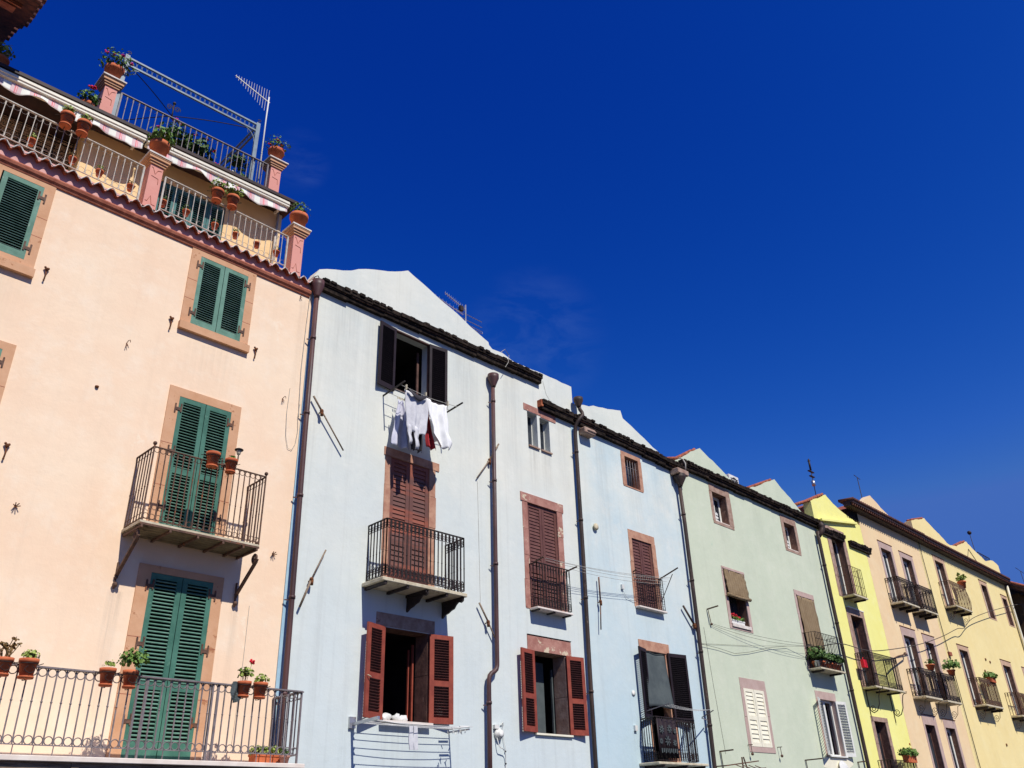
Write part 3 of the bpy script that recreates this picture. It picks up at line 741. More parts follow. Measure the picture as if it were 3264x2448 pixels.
cuts = [5.05, 5.44, 5.83, 6.22, 6.61]
for a, b in zip(cuts[:-1], cuts[1:]): mb.mark(); leaf(mb, Matrix.Translation((a+0.004, 1.38, 12.66)), b-a-0.008, 1.76, [(0, 0.14), (0.85, 0.95), (1.66, 1.76)], 'louvre', 0.06, 0.05)
mb.build_each('shutter', M['teal_paint'], pd)
# white drain pipe at the penthouse corner
mb = MB(tilt); mb.tube([(7.9, 1.28, 12.7), (7.9, 1.28, 15.0)], 0.03, 8); mb.build('thin_pipe', M['iron_white'], pink)
mb = MB(tilt); mb.box(-2.0, 8.16, 0.9, 8.5, 14.97, 15.10); mb.box(-2.0, 8.12, 1.0, 8.5, 14.93, 14.97)
mb.box(-2.0, 8.19, 0.86, 0.93, 15.05, 15.13)
mb.build('roof_slab', M['roof_edge'], pink)
for i, (a, b) in enumerate(((0.6, 4.42), (4.46, 7.93))):
    mb = MB(tilt)
    mb.box(a, b, 0.80, 0.98, 14.80, 14.86); mb.box(a, b, 0.78, 0.90, 14.86, 14.90); mb.box(a, b, 0.80, 0.95, 14.90, 14.955)
    mb.box(a, b, 0.90, 0.98, 14.77, 14.80)
    aw = mb.build('awning', M['cassette'], pink, bevel=0.008)
    mb = MB(tilt); NX = 120; NZ = 6; vs = []
    for k in range(NX+1):
        x = a+0.03+(b-a-0.06)*k/NX
        low = 14.585+0.055*math.sin(x*5.6+0.8+i)+0.02*math.sin(x*11+2)-0.02*math.sin(x*2.1)
        for j in range(NZ+1):
            t = j/NZ; z = 14.79+(low-14.79)*t
            vs.append((x, 0.86-0.03*t+0.025*t*math.sin(x*7.3+i)+0.008*math.sin(x*23)*t, z))
    fs = [(k*(NZ+1)+j, (k+1)*(NZ+1)+j, (k+1)*(NZ+1)+j+1, k*(NZ+1)+j+1) for k in range(NX) for j in range(NZ)]
    mb.add(vs, fs, smooth=True); mb.build('valance', M['awning'], aw, solid=0.006)
    mb = MB(tilt); mb.tube([vs[k*(NZ+1)+NZ] for k in range(0, NX+1)], 0.007, 5); mb.build('valance_hem', M['cap_stone'], aw)
    mb = MB(tilt); 
    for x in (a+0.25, b-0.12): mb.mark().box(x, x+0.05, 0.9, 1.34, 14.86, 14.92)
    mb.build_each('awning_bracket', M['cassette'], aw)
# reed screen in the loggia
rs = empty('reed_screen', (2.0, 2.0, 12.7), 'dark reed screen of horizontal stems behind the left terrace railing', 'screen')
mb = MB(tilt)
for k in range(118):
    z = 12.75+k*0.0182; x = -1.5
    while x < 3.3:
        L = rnd.uniform(0.5, 1.6)
        if rnd.random() < 0.9: mb.tube([(x, 2.0+jit(0.02), z+jit(0.006)), (min(3.36, x+L), 2.0+jit(0.02), z+jit(0.006))], 0.0065, 4)
        x += L
mb.build('reeds', M['reed'], rs)
mb = MB(tilt); mb.box(-1.5, 3.36, 2.05, 2.07, 12.7, 14.9); mb.build('backing', M['interior'], rs)
mb = MB(tilt)
for x in (-1.0, 0.4, 1.7, 2.35, 3.0): mb.tube([(x, 1.97, 12.7), (x+0.03, 1.97, 14.9)], 0.012, 5)
mb.build('ties', M['cloth_dark'], rs)
# upper terrace
for a, b in ((3.50, 3.76), (7.57, 7.85)): pillar(a, b, 1.3, 1.57, 15.0, 16.24, tilt, ov=0.12)
mb = MB(tilt); rail(mb, [(3.86, 1.3), (7.48, 1.3)], 15.46, 16.22, 0.135, 0.0075, (0.045, 0.02), rings='t', knob=0.5)
mb.bar((3.86, 1.3, 15.1), (3.86, 1.3, 16.22), 0.035, 0.035); mb.bar((7.48, 1.3, 15.1), (7.48, 1.3, 16.22), 0.035, 0.035)
mb.build('roof_railing', M['iron_grey'], pink)
# first-floor and second-floor balconies
mb = MB(); mb.box(-2.0, 8.39, -1.0, -0.002, 2.64, 2.71)
bal1 = mb.build('balcony', M['marble'], pink, bevel=0.008)
mb = MB()
for x in [-1.6+1.27*i for i in range(8)]: mb.mark().box(x, x+0.1, -0.94, -0.01, 2.44, 2.638)
mb.mark().box(-2.0, 8.33, -0.93, -0.85, 2.52, 2.636)
mb.build_each('balcony_beam', M['wood_grey'], bal1)
mb = MB(); path = [(-1.9, -0.92), (8.27, -0.92), (8.30, -0.02)]
rail(mb, path, 2.84, 3.825, 0.1275, 0.0085, (0.085, 0.022), rings='tb', knob=0.55, ringr=0.0075)
for x in (1.55, 5.48, 5.62, 6.66, 6.76, 8.27): mb.bar((x, -0.92, 2.71), (x, -0.92, 3.825), 0.028 if x != 6.66 else 0.04, 0.028)
for x in [-1.9+0.255*i for i in range(40)]: mb.bar((x, -0.92, 2.71), (x, -0.92, 2.84), 0.012, 0.012)
mb.bar((8.3, -0.03, 2.71), (8.3, -0.03, 3.84), 0.03, 0.05)
mb.build('railing', M['iron_grey'], bal1)
mb = MB(); mb.box(5.16, 7.30, -0.70, -0.002, 6.20, 6.245)
bal2 = mb.build('balcony', M['slab'], pink)
mb = MB()
for i in range(6): mb.box(5.17, 7.29, -0.69+i*0.115, -0.69+i*0.115+0.105, 6.172, 6.198)
mb.build('underside_boards', M['plank'], bal2)
mb = MB()
for x in (5.2, 5.68, 6.16, 6.62, 7.0, 7.26): mb.mark().bar((x, -0.71, 6.15), (x, -0.01, 6.15), 0.035, 0.04)
mb.mark().bar((5.16, -0.705, 6.19), (7.30, -0.705, 6.19), 0.014, 0.035)
mb.build_each('iron_joist', M['iron_rust'], bal2)
mb = MB(); rail(mb, [(5.19, -0.01), (5.19, -0.67), (7.30, -0.67), (7.31, -0.01)], 6.29, 7.54, 0.103, 0.008, (0.03, 0.016), rings='tb', knob=0.45, ringr=0.0055)
for x in (5.19, 7.30): mb.ball((x, -0.67, 7.60), 0.036, 10); mb.bar((x, -0.67, 6.24), (x, -0.67, 7.57), 0.022, 0.022)
mb.build('railing', M['iron_rust'], bal2)
for x, zb in ((5.2, 5.35), (7.32, 5.36)):
    mb = MB()
    spiral(mb, (x, -0.56, 6.04), 0.03, 0.10, RAD(270), RAD(-160), 0.026, 'yz', 22)
    mb.bar((x, -0.62, 5.97), (x, -0.03, zb+0.12), 0.055, 0.035)
    mb.bar((x, -0.02, zb-0.08), (x, -0.02, zb+0.35), 0.04, 0.02)
    mb.ball((x, -0.05, zb-0.02), 0.045, 8); mb.ball((x, -0.04, zb+0.10), 0.03, 8)
    mb.build('bracket', M['iron_rust'], bal2)
# wall irons
def anchor(x, z, h, kind=0):
    mb = MB()
    if kind == 0:
        mb.tube([(x, -0.03, z), (x+0.01, -0.035, z-h*0.5), (x, -0.03, z-h)], 0.013, 6)
        mb.ball((x+0.005, -0.04, z), 0.035, 8); mb.ball((x-0.025, -0.04, z+0.03), 0.022, 6); mb.ball((x+0.03, -0.035, z+0.025), 0.022, 6); mb.ball((x, -0.035, z-h), 0.018, 6)
    elif kind == 1:
        mb.tube([(x, 0.0, z-h*0.3), (x+0.01, -0.06, z), (x+0.03, -0.08, z+0.01), (x+0.045, -0.07, z-0.03)], 0.007, 5)
        mb.tube([(x, -0.03, z-h*0.2), (x-0.01, -0.04, z-h), ], 0.007, 5); mb.tube([(x+0.005, -0.03, z-h*0.4), (x+0.025, -0.05, z-h*0.8), ], 0.006, 5)
    else:
        for a in range(6): mb.tube([(x, 0.0, z), (x+0.05*math.cos(a), -0.07, z+0.045*math.sin(a))], 0.008, 5)
        mb.ball((x, -0.01, z), 0.02, 6)
    mb.build('wall_iron', M['rust'], pink)
for x, z, h, k in ((3.06, 10.47, 0.22, 0), (4.62, 9.66, 0.14, 1), (3.18, 7.18, 0.22, 0), (3.52, 6.27, 0.1, 2), (5.32, 10.43, 0.22, 0), (7.10, 10.46, 0.2, 0), (7.98, 6.36, 0.1, 2), (7.83, 9.62, 0.12, 1), (8.0, 12.2, 0.1, 1)): anchor(x, z, h, k)
mb = MB(); mb.lathe([(0.0, 0), (0.03, 0.0), (0.034, 0.03), (0.0, 0.03)], (4.29, -0.012, 8.6), 10); mb.build('wall_hole', M['rust'], pink)
mb = MB()
mb.mark().tube([(7.98, -0.01, 9.89), (7.96, -0.015, 9.3), (7.99, -0.02, 8.8), (8.06, -0.02, 8.55), (8.15, -0.02, 8.54), (8.22, -0.02, 8.7), (8.25, -0.02, 9.0), (8.22, -0.02, 9.3), (8.24, -0.02, 9.6)], 0.005, 5)
mb.mark().tube([(8.24, -0.02, 12.5), (8.21, -0.02, 11.5), (8.19, -0.02, 10.4), (8.22, -0.02, 9.6), (8.24, -0.02, 9.3)], 0.006, 5)
mb.mark().tube([(7.62, -0.008, 5.35), (7.62, -0.008, 4.2), (7.58, -0.008, 3.0)], 0.004, 4)
mb.build_each('cable', M['cable_pale'], pink)

# tower with projecting eave, far left, seen from underneath
tw = empty('roof_tower', (0.0, 3.0, 12.62), 'dark brown underside of a tiled eave, cut by the top left corner', 'tower')
mb = MB(); mb.box(-4.0, 0.9, 1.2, 6.0, 12.62, 16.3); mb.build('wall', M['pink_terrace_wall'], tw)
sl = lambda p: Vector((p.x, p.y, p.z+0.345*(p.y+0.25)))
mb = MB(sl); mb.box(-4.6, 1.72, -0.25, 1.15, 15.95, 16.02); mb.box(-4.6, 1.60, 1.15, 2.4, 15.95, 16.01); ev = mb.build('eave', M['tile_dark'], tw)
mb = MB(sl); mb.box(-4.6, 1.42, 0.30, 0.55, 15.84, 15.948); mb.mark().box(-4.6, 1.50, 0.22, 0.27, 15.87, 15.949); mb.mark().box(-4.6, 1.1, 0.8, 1.18, 15.72, 15.947)
mb.build_each('eave_moulding', M['moulding'], ev)
mb = MB(sl)
for i in range(10): mb.tube([(1.3, -0.2+i*0.24, 16.07), (1.78+jit(0.015)-0.1*(i > 5), -0.2+i*0.24, 16.05)], 0.07, 9)
for i in range(26): mb.tube([(-4.5+i*0.24, 0.2, 16.07), (-4.5+i*0.24, -0.36+jit(0.02), 16.05)], 0.075, 9)
mb.build('eave_tiles', M['tile_dark'], ev)

# ================================================================ 2. white house
HW = dict(
 top=((10.60, 11.73), (10.80, 12.43)),
 door=((10.50, 11.95), (6.16, 9.12), (10.66, 11.77), (6.17, 9.10)),
 low=((10.56, 11.90), (3.58, 5.38), (10.64, 11.82), (3.60, 5.37)),
 t1=((15.19, 15.58), (10.72, 11.72)), t2=((15.68, 16.07), (10.72, 11.68)),
 mid=((14.86, 16.36), (6.36, 9.30), (15.04, 16.16), (6.38, 9.07)),
 low2=((14.95, 16.22), (3.55, 5.74), (15.02, 16.16), (3.58, 5.38)))
holes = [hole(v[0], v[1]) for k, v in HW.items() if k not in ('top', 't1', 't2')]+[(10.60, 11.73, 10.80, 12.43, 0.3), (15.19, 15.58, 10.72, 11.72, 0.25), (15.68, 16.07, 10.72, 11.68, 0.25)]
white = house('white_house', 'white to pale blue house with laundry and brick red shutters', 12.7, holes, 8.302, 17.16, 12.60, M['white_wall'],
    gable=[(8.302, 12.87), (8.42, 13.11), (10.97, 14.32), (12.0, 13.95), (13.78, 13.33), (13.80, 13.25), (13.92, 13.17), (14.3, 13.2), (14.7, 13.10), (15.7, 13.14), (16.5, 13.16), (17.16, 13.16)],
    roof_poly=[(8.5, 12.62), (10.97, 14.0), (13.8, 12.95), (17.1, 12.9), (17.1, 12.61)])
# string eaves
eave(white, 8.44, 15.72, 12.80, 12.96)
eave(white, 15.66, 17.17, 12.19, 12.16, hgt=0.26)
mb = MB(); mb.box(15.62, 15.70, -0.16, 0.02, 11.98, 12.18); mb.build('eave_end_tile', M['terracotta'], white)
# top window, open dark shutters
def frame_only(h, X, Z, mat, fw=0.035, y0=-0.02, y1=0.06, name='window'):
    mb = MB(); a, b = X; c, d = Z
    mb.box(a, a+fw, y0, y1, c, d); mb.box(b-fw, b, y0, y1, c, d); mb.box(a+fw, b-fw, y0, y1, d-fw, d); mb.box(a+fw, b-fw, y0, y1, c, c+fw)
    return mb.build(name, mat, h)
X, Z = HW['top']; w = frame_only(white, X, Z, M['dark_frame']); room(w, X, Z, y=0.31)
shutters(w, (10.64, 11.69), (10.72, 12.42), 'louvre_dense', M['dark_paint'], angL=173, angR=171, mid=None, pitch=0.055, stile=0.07)
mb = MB(); mb.box(11.60, 11.66, 0.33, 0.37, 10.85, 12.3); mb.build_each('casement_leaf', M['dark_frame'], w)
X, Z, ix, iz = HW['door']; w = surround(white, X, Z, ix, iz, M['stone_tan'], out=0.012, depth=0.2, name='balcony_door')
mb = MB(); mb.box(10.46, 12.06, -0.02, 0.10, 9.105, 9.30); mb.build('lintel', M['stone_tan'], w)
shutters(w, ix, iz, 'solid', M['redbrown_paint'], mid=[1.0], y=0.03, pitch=0.094, stile=0.10, bot=0.5); room(w, ix, iz, y=0.21)
X, Z, ix, iz = HW['low']; w = surround(white, X, Z, ix, iz, M['reveal'], out=-0.03, depth=0.42, name='window'); room(w, ix, iz, y=0.43)
mb = MB(); mb.box(10.44, 11.98, -0.012, 0.02, 5.385, 5.65); mb.build('lintel', M['stone_grey_pink'], w)
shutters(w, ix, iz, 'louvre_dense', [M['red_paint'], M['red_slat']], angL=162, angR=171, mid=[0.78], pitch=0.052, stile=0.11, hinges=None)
mb = MB(); mb.box(10.10, 10.13, -0.22, -0.17, 4.22, 4.40); mb.tube([(10.115, -0.22, 4.36), (10.115, -0.26, 4.36), (10.19, -0.26, 4.33)], 0.009, 6); mb.build('handle', M['slab'], w)
sill(w, 10.6, 11.86, 3.60, M['marble'], out=0.14)
mb = MB(); mb.mark().box(11.72, 11.76, 0.40, 0.45, 3.62, 5.2); mb.mark().box(11.66, 11.69, 0.46, 0.5, 3.62, 5.1); mb.build_each('casement_leaf', M['red_paint'], w)
for k in ('t1', 't2'):
    X, Z = HW[k]; w = frame_only(white, X, (Z[0], Z[1]), M['white_paint'], fw=0.02, y0=0.2, y1=0.24)
    mb = MB(); mb.box(X[0]+0.01, X[1]-0.01, 0.225, 0.235, Z[0], Z[1]); mb.build('pane', M['glass'], w)
    mb = MB(); mb.box(X[0], X[1]+0.03, -0.05, 0.1, Z[0]-0.04, Z[0]); mb.build('sill', M['stone_grey_pink'], w)
mb = MB(); mb.box(15.05, 15.72, -0.012, 0.03, 11.735, 11.93); mb.mark().box(15.725, 16.34, -0.015, 0.03, 11.70, 11.91); mb.build_each('old_lintel', M['stone_pink'], white)
X, Z, ix, iz = HW['mid']; w = surround(white, X, Z, ix, iz, M['stone_pink'], out=0.012, depth=0.2, name='balcony_door')
mb = MB(); mb.box(14.79, 16.42, -0.022, 0.1, 9.075, 9.31); mb.build('lintel', M['stone_pink'], w)
shutters(w, ix, iz, 'solid', M['brown_paint'], mid=[0.95], y=0.05, pitch=0.088, stile=0.085, bot=0.2); room(w, ix, iz, y=0.21)
X, Z, ix, iz = HW['low2']; w = surround(white, X, Z, ix, iz, M['stone_grey_pink'], out=-0.01, depth=0.4, name='window'); room(w, ix, iz, y=0.41)
mb = MB(); mb.box(14.84, 16.39, -0.016, 0.05, 5.385, 5.73); mb.build('lintel', M['stone_pink'], w)
mb = MB(); mb.box(14.84, 16.4, -0.03, 0.0, 5.735, 5.75); mb.build('slate', M['eave_dark'], w)
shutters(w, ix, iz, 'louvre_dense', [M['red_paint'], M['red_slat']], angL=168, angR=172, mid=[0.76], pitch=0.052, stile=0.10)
sill(w, 14.98, 16.24, 3.58, M['cream_paint'], out=0.06)
mb = MB(); mb.mark().box(15.20, 15.23, 0.38, 0.42, 3.6, 4.6); mb.mark().box(16.06, 16.10, 0.38, 0.43, 3.6, 5.1); mb.mark().box(15.42, 15.9, 0.5, 0.51, 3.6, 5.25); mb.build_each('casement_leaf', M['net'], w)
# balconies
def slab_balcony(h, x0, x1, out, zt, th=0.07, mat='slab', joists=(), jm='iron', jh=0.06):
    mb = MB(); mb.box(x0, x1, -out, -0.002, zt-th, zt); b = mb.build('balcony', M[mat], h, bevel=0.01)
    if joists:
        mb = MB()
        for x in joists: mb.mark().box(x-0.03, x+0.03, -out+0.03, -0.004, zt-th-jh, zt-th-0.001)
        mb.build_each('joist', M[jm], b)
    return b
b = slab_balcony(white, 10.04, 12.30, 0.70, 6.16, 0.075, joists=(10.14, 10.7, 11.2, 11.75, 12.2))
mb = MB(); rail(mb, [(10.14, -0.01), (10.12, -0.66), (12.24, -0.66), (12.27, -0.01)], 6.21, 7.38, 0.105, 0.009, (0.03, 0.016), knob=0.42, scroll='dense', ringr=0.0075)
mb.build('railing', M['iron'], b)
for x in (11.2, 12.18):
    mb = MB()
    pts = [(-0.002, 6.08), (-0.67, 6.08), (-0.67, 6.0), (-0.60, 5.97), (-0.52, 6.0), (-0.44, 5.95), (-0.38, 5.88), (-0.28, 5.86), (-0.20, 5.82), (-0.1, 5.80), (-0.002, 5.74)]
    n = len(pts); vs = [(x, y, z) for y, z in pts]+[(x+0.045, y, z) for y, z in pts]
    mb.add(vs, [tuple(range(n)), tuple(range(2*n-1, n-1, -1))]+[(i, (i+1) % n, n+(i+1) % n, n+i) for i in range(n)])
    mb.build('bracket', M['iron'], b)
b = slab_balcony(white, 14.97, 16.26, 0.28, 6.37, 0.05, 'marble', joists=(15.05, 15.6, 16.18), jh=0.03)
mb = MB(); rail(mb, [(15.02, -0.01), (15.02, -0.25), (16.23, -0.25), (16.27, -0.01)], 6.41, 7.45, 0.1, 0.0075, (0.035, 0.02), knob=0.3, scroll='both', ringr=0.005)
for i in range(13): mb.bar((15.04+i*0.095, -0.245, 6.42), (15.04+i*0.095, -0.245, 7.1), 0.008, 0.008)
for i in range(10): mb.bar((15.03, -0.24, 6.46+i*0.065), (16.22, -0.24, 6.46+i*0.065), 0.008, 0.008)
mb.build('railing', M['iron'], b)
mb = MB(); mb.bar((15.0, -0.2, 7.46), (15.0, -0.52, 7.52), 0.03, 0.03); mb.mark().bar((16.25, -0.2, 7.46), (16.25, -0.5, 7.5), 0.03, 0.03); mb.build_each('line_arm', M['iron_rust'], b)
# downpipes at the white house
downpipe(white, [(8.34, -0.12, 12.25), (8.36, -0.12, 9), (8.42, -0.12, 4), (8.44, -0.12, 0.1)], 0.052, 'pipe', (8.33, -0.14, 12.66, 0.145, 0.42), clamps=(11.2, 9.4, 7.6, 5.6, 3.9))
downpipe(white, [(13.79, -0.12, 12.0), (13.75, -0.12, 8.0), (13.72, -0.12, 5.0), (13.715, -0.12, 4.9), (13.69, -0.12, 4.82), (13.62, -0.12, 4.76), (13.54, -0.12, 4.72), (13.48, -0.12, 4.66), (13.455, -0.12, 4.56), (13.45, -0.12, 4.4), (13.42, -0.12, 0.1)], 0.052, 'pipe', (13.79, -0.14, 12.27, 0.15, 0.36), clamps=(11.5, 9.3, 7.2, 4.1))
# flexible pipe bits, cable loops, corbel
mb = MB(); mb.box(8.302, 8.40, -0.006, -0.001, 0.1, 12.55); mb.build('paint_band', M['blue_edge'], white)
mb = MB(); mb.box(17.0, 17.16, -0.006, -0.001, 0.1, 11.85); mb.build('paint_band', M['blue_edge'], white)
mb = MB(); mb.tube([(8.2, -0.14, 12.62), (8.22, -0.18, 12.72), (8.28, -0.2, 12.76), (8.33, -0.18, 12.72), (8.36, -0.14, 12.6)], 0.012, 6); mb.build('cable', M['cable'], white)
mb = MB()
mb.mark().tube([(14.0, -0.24, 13.0), (14.15, -0.26, 13.14), (14.3, -0.25, 13.02), (14.28, -0.24, 12.8), (14.18, -0.22, 12.62)], 0.008, 5)
mb.mark().tube([(15.9, -0.01, 12.9), (16.02, -0.01, 12.5), (16.4, -0.02, 12.1)], 0.004, 4)
mb.mark().tube([(13.3, -0.006, 9.2), (13.32, -0.006, 7.5), (13.34, -0.006, 6.2)], 0.004, 4)
mb.build_each('cable', M['cable_pale'], white)
# ================================================================ 3. pale blue house
HB = dict(
 tiny=((19.27, 20.24), (10.60, 11.73), (19.43, 20.10), (10.64, 11.60)),
 mid=((19.24, 20.52), (7.02, 9.26), (19.38, 20.33), (7.04, 9.02)),
 low=((19.40, 20.62), (3.05, 6.14), (19.46, 20.42), (3.08, 5.88)))
holes = [hole(v[0], v[1]) for v in HB.values()]
blue = house('blue_house', 'narrow pale blue house with dark shutters between white and green houses', 19.7, holes, 17.166, 22.25, 11.98, M['blue_wall'],
    gable=[(17.166, 12.62), (17.7, 12.74), (19.49, 13.14), (19.57, 12.90), (20.4, 12.60), (21.68, 12.14), (22.0, 12.08), (22.25, 12.08)],
    roof_poly=[(17.2, 12.0), (17.2, 12.5), (19.4, 12.95), (22.2, 11.99)])
for c in blue.children:
    if c.name.startswith('gable'): c.data.materials[0] = M['blue_parapet']
eave(blue, 17.17, 22.34, 12.20, 12.02, hgt=0.28, out=0.2)
mb = MB(); mb.box(17.34, 17.82, -0.26, -0.0, 11.66, 11.86); mb.box(17.42, 17.82, -0.30, -0.05, 11.72, 11.80)
mb.build('corbel', M['stone_grey_pink'], blue, bevel=0.03)
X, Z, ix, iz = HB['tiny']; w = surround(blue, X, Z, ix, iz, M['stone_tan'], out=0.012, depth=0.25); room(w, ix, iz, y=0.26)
mb = MB()
for i in range(5): mb.mark().tube([(19.52+i*0.13, 0.06, 10.64), (19.52+i*0.13, 0.06, 11.6)], 0.011, 6)
mb.mark().bar((19.43, 0.06, 11.3), (20.1, 0.06, 11.3), 0.02, 0.01); mb.build_each('window_bar', M['iron_grey'], w)
mb = MB(); mb.box(19.44, 20.0, 0.2, 0.22, 10.66, 11.56); mb.build('pane', M['glass'], w)
X, Z, ix, iz = HB['mid']; w = surround(blue, X, Z, ix, iz, M['stone_tan'], out=0.012, depth=0.2, name='balcony_door'); room(w, ix, iz, y=0.21)
shutters(w, ix, iz, 'solid', M['brown_paint'], mid=[0.9], y=0.05, pitch=0.088, stile=0.08)
b = slab_balcony(blue, 19.25, 20.56, 0.16, 7.04, 0.05, 'marble')
mb = MB(); rail(mb, [(19.3, -0.13), (20.5, -0.13)], 7.06, 7.95, 0.1, 0.007, (0.03, 0.015), knob=0.3, scroll='top')
for i in range(10): mb.bar((19.3, -0.125, 7.1+i*0.07), (20.5, -0.125, 7.1+i*0.07), 0.008, 0.008)
mb.bar((19.3, -0.02, 7.95), (19.3, -0.13, 7.95), 0.02, 0.02); mb.bar((20.5, -0.02, 7.95), (20.5, -0.13, 7.95), 0.02, 0.02)
mb.build('railing', M['iron'], b)
X, Z, ix, iz = HB['low']; w = surround(blue, X, Z, ix, iz, M['stone_tan'], out=-0.005, depth=0.25, name='balcony_door'); room(w, ix, iz, y=0.26)
mb = MB(); mb.box(19.22, 20.62, -0.016, 0.02, 5.885, 6.15); mb.build('lintel', M['stone_tan'], w)
for right, ang, hx, wd in ((False, 163, 19.44, 0.52), (True, 170, 20.46, 0.72)):
    mb = MB(); h = 1.80; mt = leafmat(hx, -0.05, 4.10, -ang if not right else ang, right)
    leaf(mb, mt, wd, h, std_rails(h), 'louvre_dense', 0.07, 0.05); mb.build('shutter', M['dark_paint'], w)
b = slab_balcony(blue, 18.75, 20.95, 0.62, 3.05, 0.06, joists=(19.0, 20.0, 20.8))
mb = MB(); rail(mb, [(18.98, -0.02), (18.80, -0.58), (20.56, -0.58), (20.98, -0.02)], 3.09, 4.10, 0.1, 0.008, (0.035, 0.02), scroll='dense', ringr=0.005)
mb.build('railing', M['iron'], b)
downpipe(blue, [(17.21, -0.2, 12.46), (17.22, -0.21, 12.36), (17.27, -0.24, 12.27), (17.27, -0.26, 12.17), (17.16, -0.27, 12.06), (17.08, -0.22, 11.94), (17.06, -0.13, 11.80), (17.04, -0.12, 11.5), (17.0, -0.12, 8), (16.93, -0.12, 5.0), (16.9, -0.12, 2.8), (16.88, -0.12, 0.1)], 0.053, 'pipe_dark', (17.19, -0.2, 12.72, 0.14, 0.30), clamps=(11.0, 9.0, 6.9, 4.6))
downpipe(blue, [(22.08, -0.14, 11.3), (22.10, -0.14, 10), (22.06, -0.14, 7), (22.02, -0.14, 4.6), (21.97, -0.14, 3.0), (21.95, -0.14, 0.1)], 0.06, 'pipe_dark', (22.08, -0.18, 11.62, 0.2, 0.40), clamps=(10.3, 8.2, 6.1, 4.1))
mb = MB(); mb.box(21.82, 22.42, -0.34, -0.02, 11.60, 11.78); mb.build('rain_hopper', M['stone_grey_pink'], blue, bevel=0.02)
mb = MB(); mb.tube([(22.2, -0.18, 12.24), (22.3, -0.26, 12.2), (22.36, -0.3, 12.05), (22.34, -0.28, 11.8)], 0.022, 7); mb.build('hose', M['cable_pale'], blue)
mb = MB(); mb.lathe([(0.0, -0.015), (0.095, -0.015), (0.095, 0.015), (0.0, 0.015)], (0, 0, 0), 16, Matrix.Translation((17.72, -0.06, 8.98)) @ Matrix.Rotation(RAD(90), 4, 'X')); mb.tube([(17.72, 0, 8.98), (17.72, -0.05, 8.98)], 0.06, 8)
mb.build('vent_cap', M['slab'], blue)
mb = MB(); mb.box(18.66, 18.76, -0.06, 0, 7.42, 7.54); mb.tube([(18.72, -0.03, 7.38), (18.85, -0.03, 7.2), (19.25, -0.03, 7.15)], 0.006, 5); mb.build('junction_box', M['plastic_white'], blue)
mb = MB(); mb.box(18.66, 18.76, -0.06, 0, 3.8, 3.93); mb.lathe([(0, -0.01), (0.07, -0.01), (0.07, 0.01), (0, 0.01)], (0, 0, 0), 12, Matrix.Translation((18.78, -0.012, 4.72)) @ Matrix.Rotation(RAD(90), 4, 'X')); mb.build('junction_box', M['plastic_white'], blue)

# ================================================================ 4. pale green house
HG = dict(
 g1=((24.10, 25.38), (10.50, 11.93), (24.25, 25.12), (10.60, 11.65)),
 g2=((28.93, 30.12), (10.50, 11.90), (29.12, 29.95), (10.60, 11.63)),
 gm=((24.13, 25.53), (7.07, 9.06), (24.28, 25.37), (7.22, 8.9)),
 gm2=((28.92, 30.40), (6.24, 9.05), (29.10, 30.2), (6.26, 8.9)),
 gl=((24.20, 25.72), (3.50, 5.60), (24.34, 25.55), (3.65, 5.30)),
 gl2=((29.07, 30.58), (3.50, 5.60), (29.26, 30.42), (3.54, 5.34)))
holes = [hole(v[0], v[1]) for v in HG.values()]
green = house('green_house', 'pale green house with two small gables and reed blinds', 27.0, holes, 22.256, 31.92, 12.02, M['green_wall'],
    gable=[(22.256, 12.24), (23.72, 13.05), (23.9, 13.14), (24.2, 13.02), (26.02, 12.36), (26.98, 12.44), (28.9, 13.25), (29.08, 13.33), (29.3, 13.2), (31.15, 12.30), (31.92, 12.22)],
    roof_poly=[(22.3, 12.03), (22.3, 12.15), (23.85, 12.98), (26.0, 12.25), (27.0, 12.3), (29.0, 13.15), (31.1, 12.2), (31.9, 12.1), (31.9, 12.03)])
eave(green, 22.42, 32.2, 12.26, 12.24, hgt=0.27, out=0.21)
def tile_rim(h, pts, off=0.02, r=0.05):
    mb = MB()
    for (ax, az), (bx, bz) in zip(pts[:-1], pts[1:]):
        L = math.hypot(bx-ax, bz-az); n = max(1, round(L/0.24)); dx, dz = (bx-ax)/L, (bz-az)/L
        for i in range(n):
            a = L*i/n; b = L*(i+1.25)/n
            p0 = Vector((ax+dx*a, 0.08, az+dz*a+off-0.012)); p1 = Vector((ax+dx*b, 0.08, az+dz*b+off+0.012))
            mb.tube([p0, p1], [r*1.15, r*0.9], 8)
            mb.tube([p0+Vector((0, 0.16, 0)), p1+Vector((0, 0.16, 0))], [r*1.15, r*0.9], 8)
    mb.build('verge_tiles', M['terracotta_red'], h)
tile_rim(green, [(21.75, 12.16), (22.5, 12.38), (23.62, 13.0)]); tile_rim(green, [(27.0, 12.46), (28.85, 13.24)])
for k in ('g1', 'g2'):
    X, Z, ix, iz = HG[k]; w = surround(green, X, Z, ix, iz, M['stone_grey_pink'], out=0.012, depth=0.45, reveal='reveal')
    casement(w, ix, iz, M['white_paint'], y=0.27, fw=0.09)
    room(w, ix, iz, y=0.46); sill(w, ix[0], ix[1], iz[0]+0.03, M['marble'], out=0.0, back=0.3)
    mb = MB()
    for i in range(3): mb.box(ix[0]+0.01, ix[0]+0.40, 0.12, 0.14, iz[0]+0.06+i*0.12, iz[0]+0.13+i*0.12)
    for dx in (0.03, 0.35): mb.box(ix[0]+dx, ix[0]+dx+0.03, 0.141, 0.17, iz[0]+0.035, iz[0]+0.42)
    mb.build('guard_slats', M['white_paint'], w)
X, Z, ix, iz = HG['gm']; w = surround(green, X, Z, ix, iz, M['stone_mauve'], out=0.012, depth=0.4, reveal='reveal'); room(w, ix, iz, y=0.41)
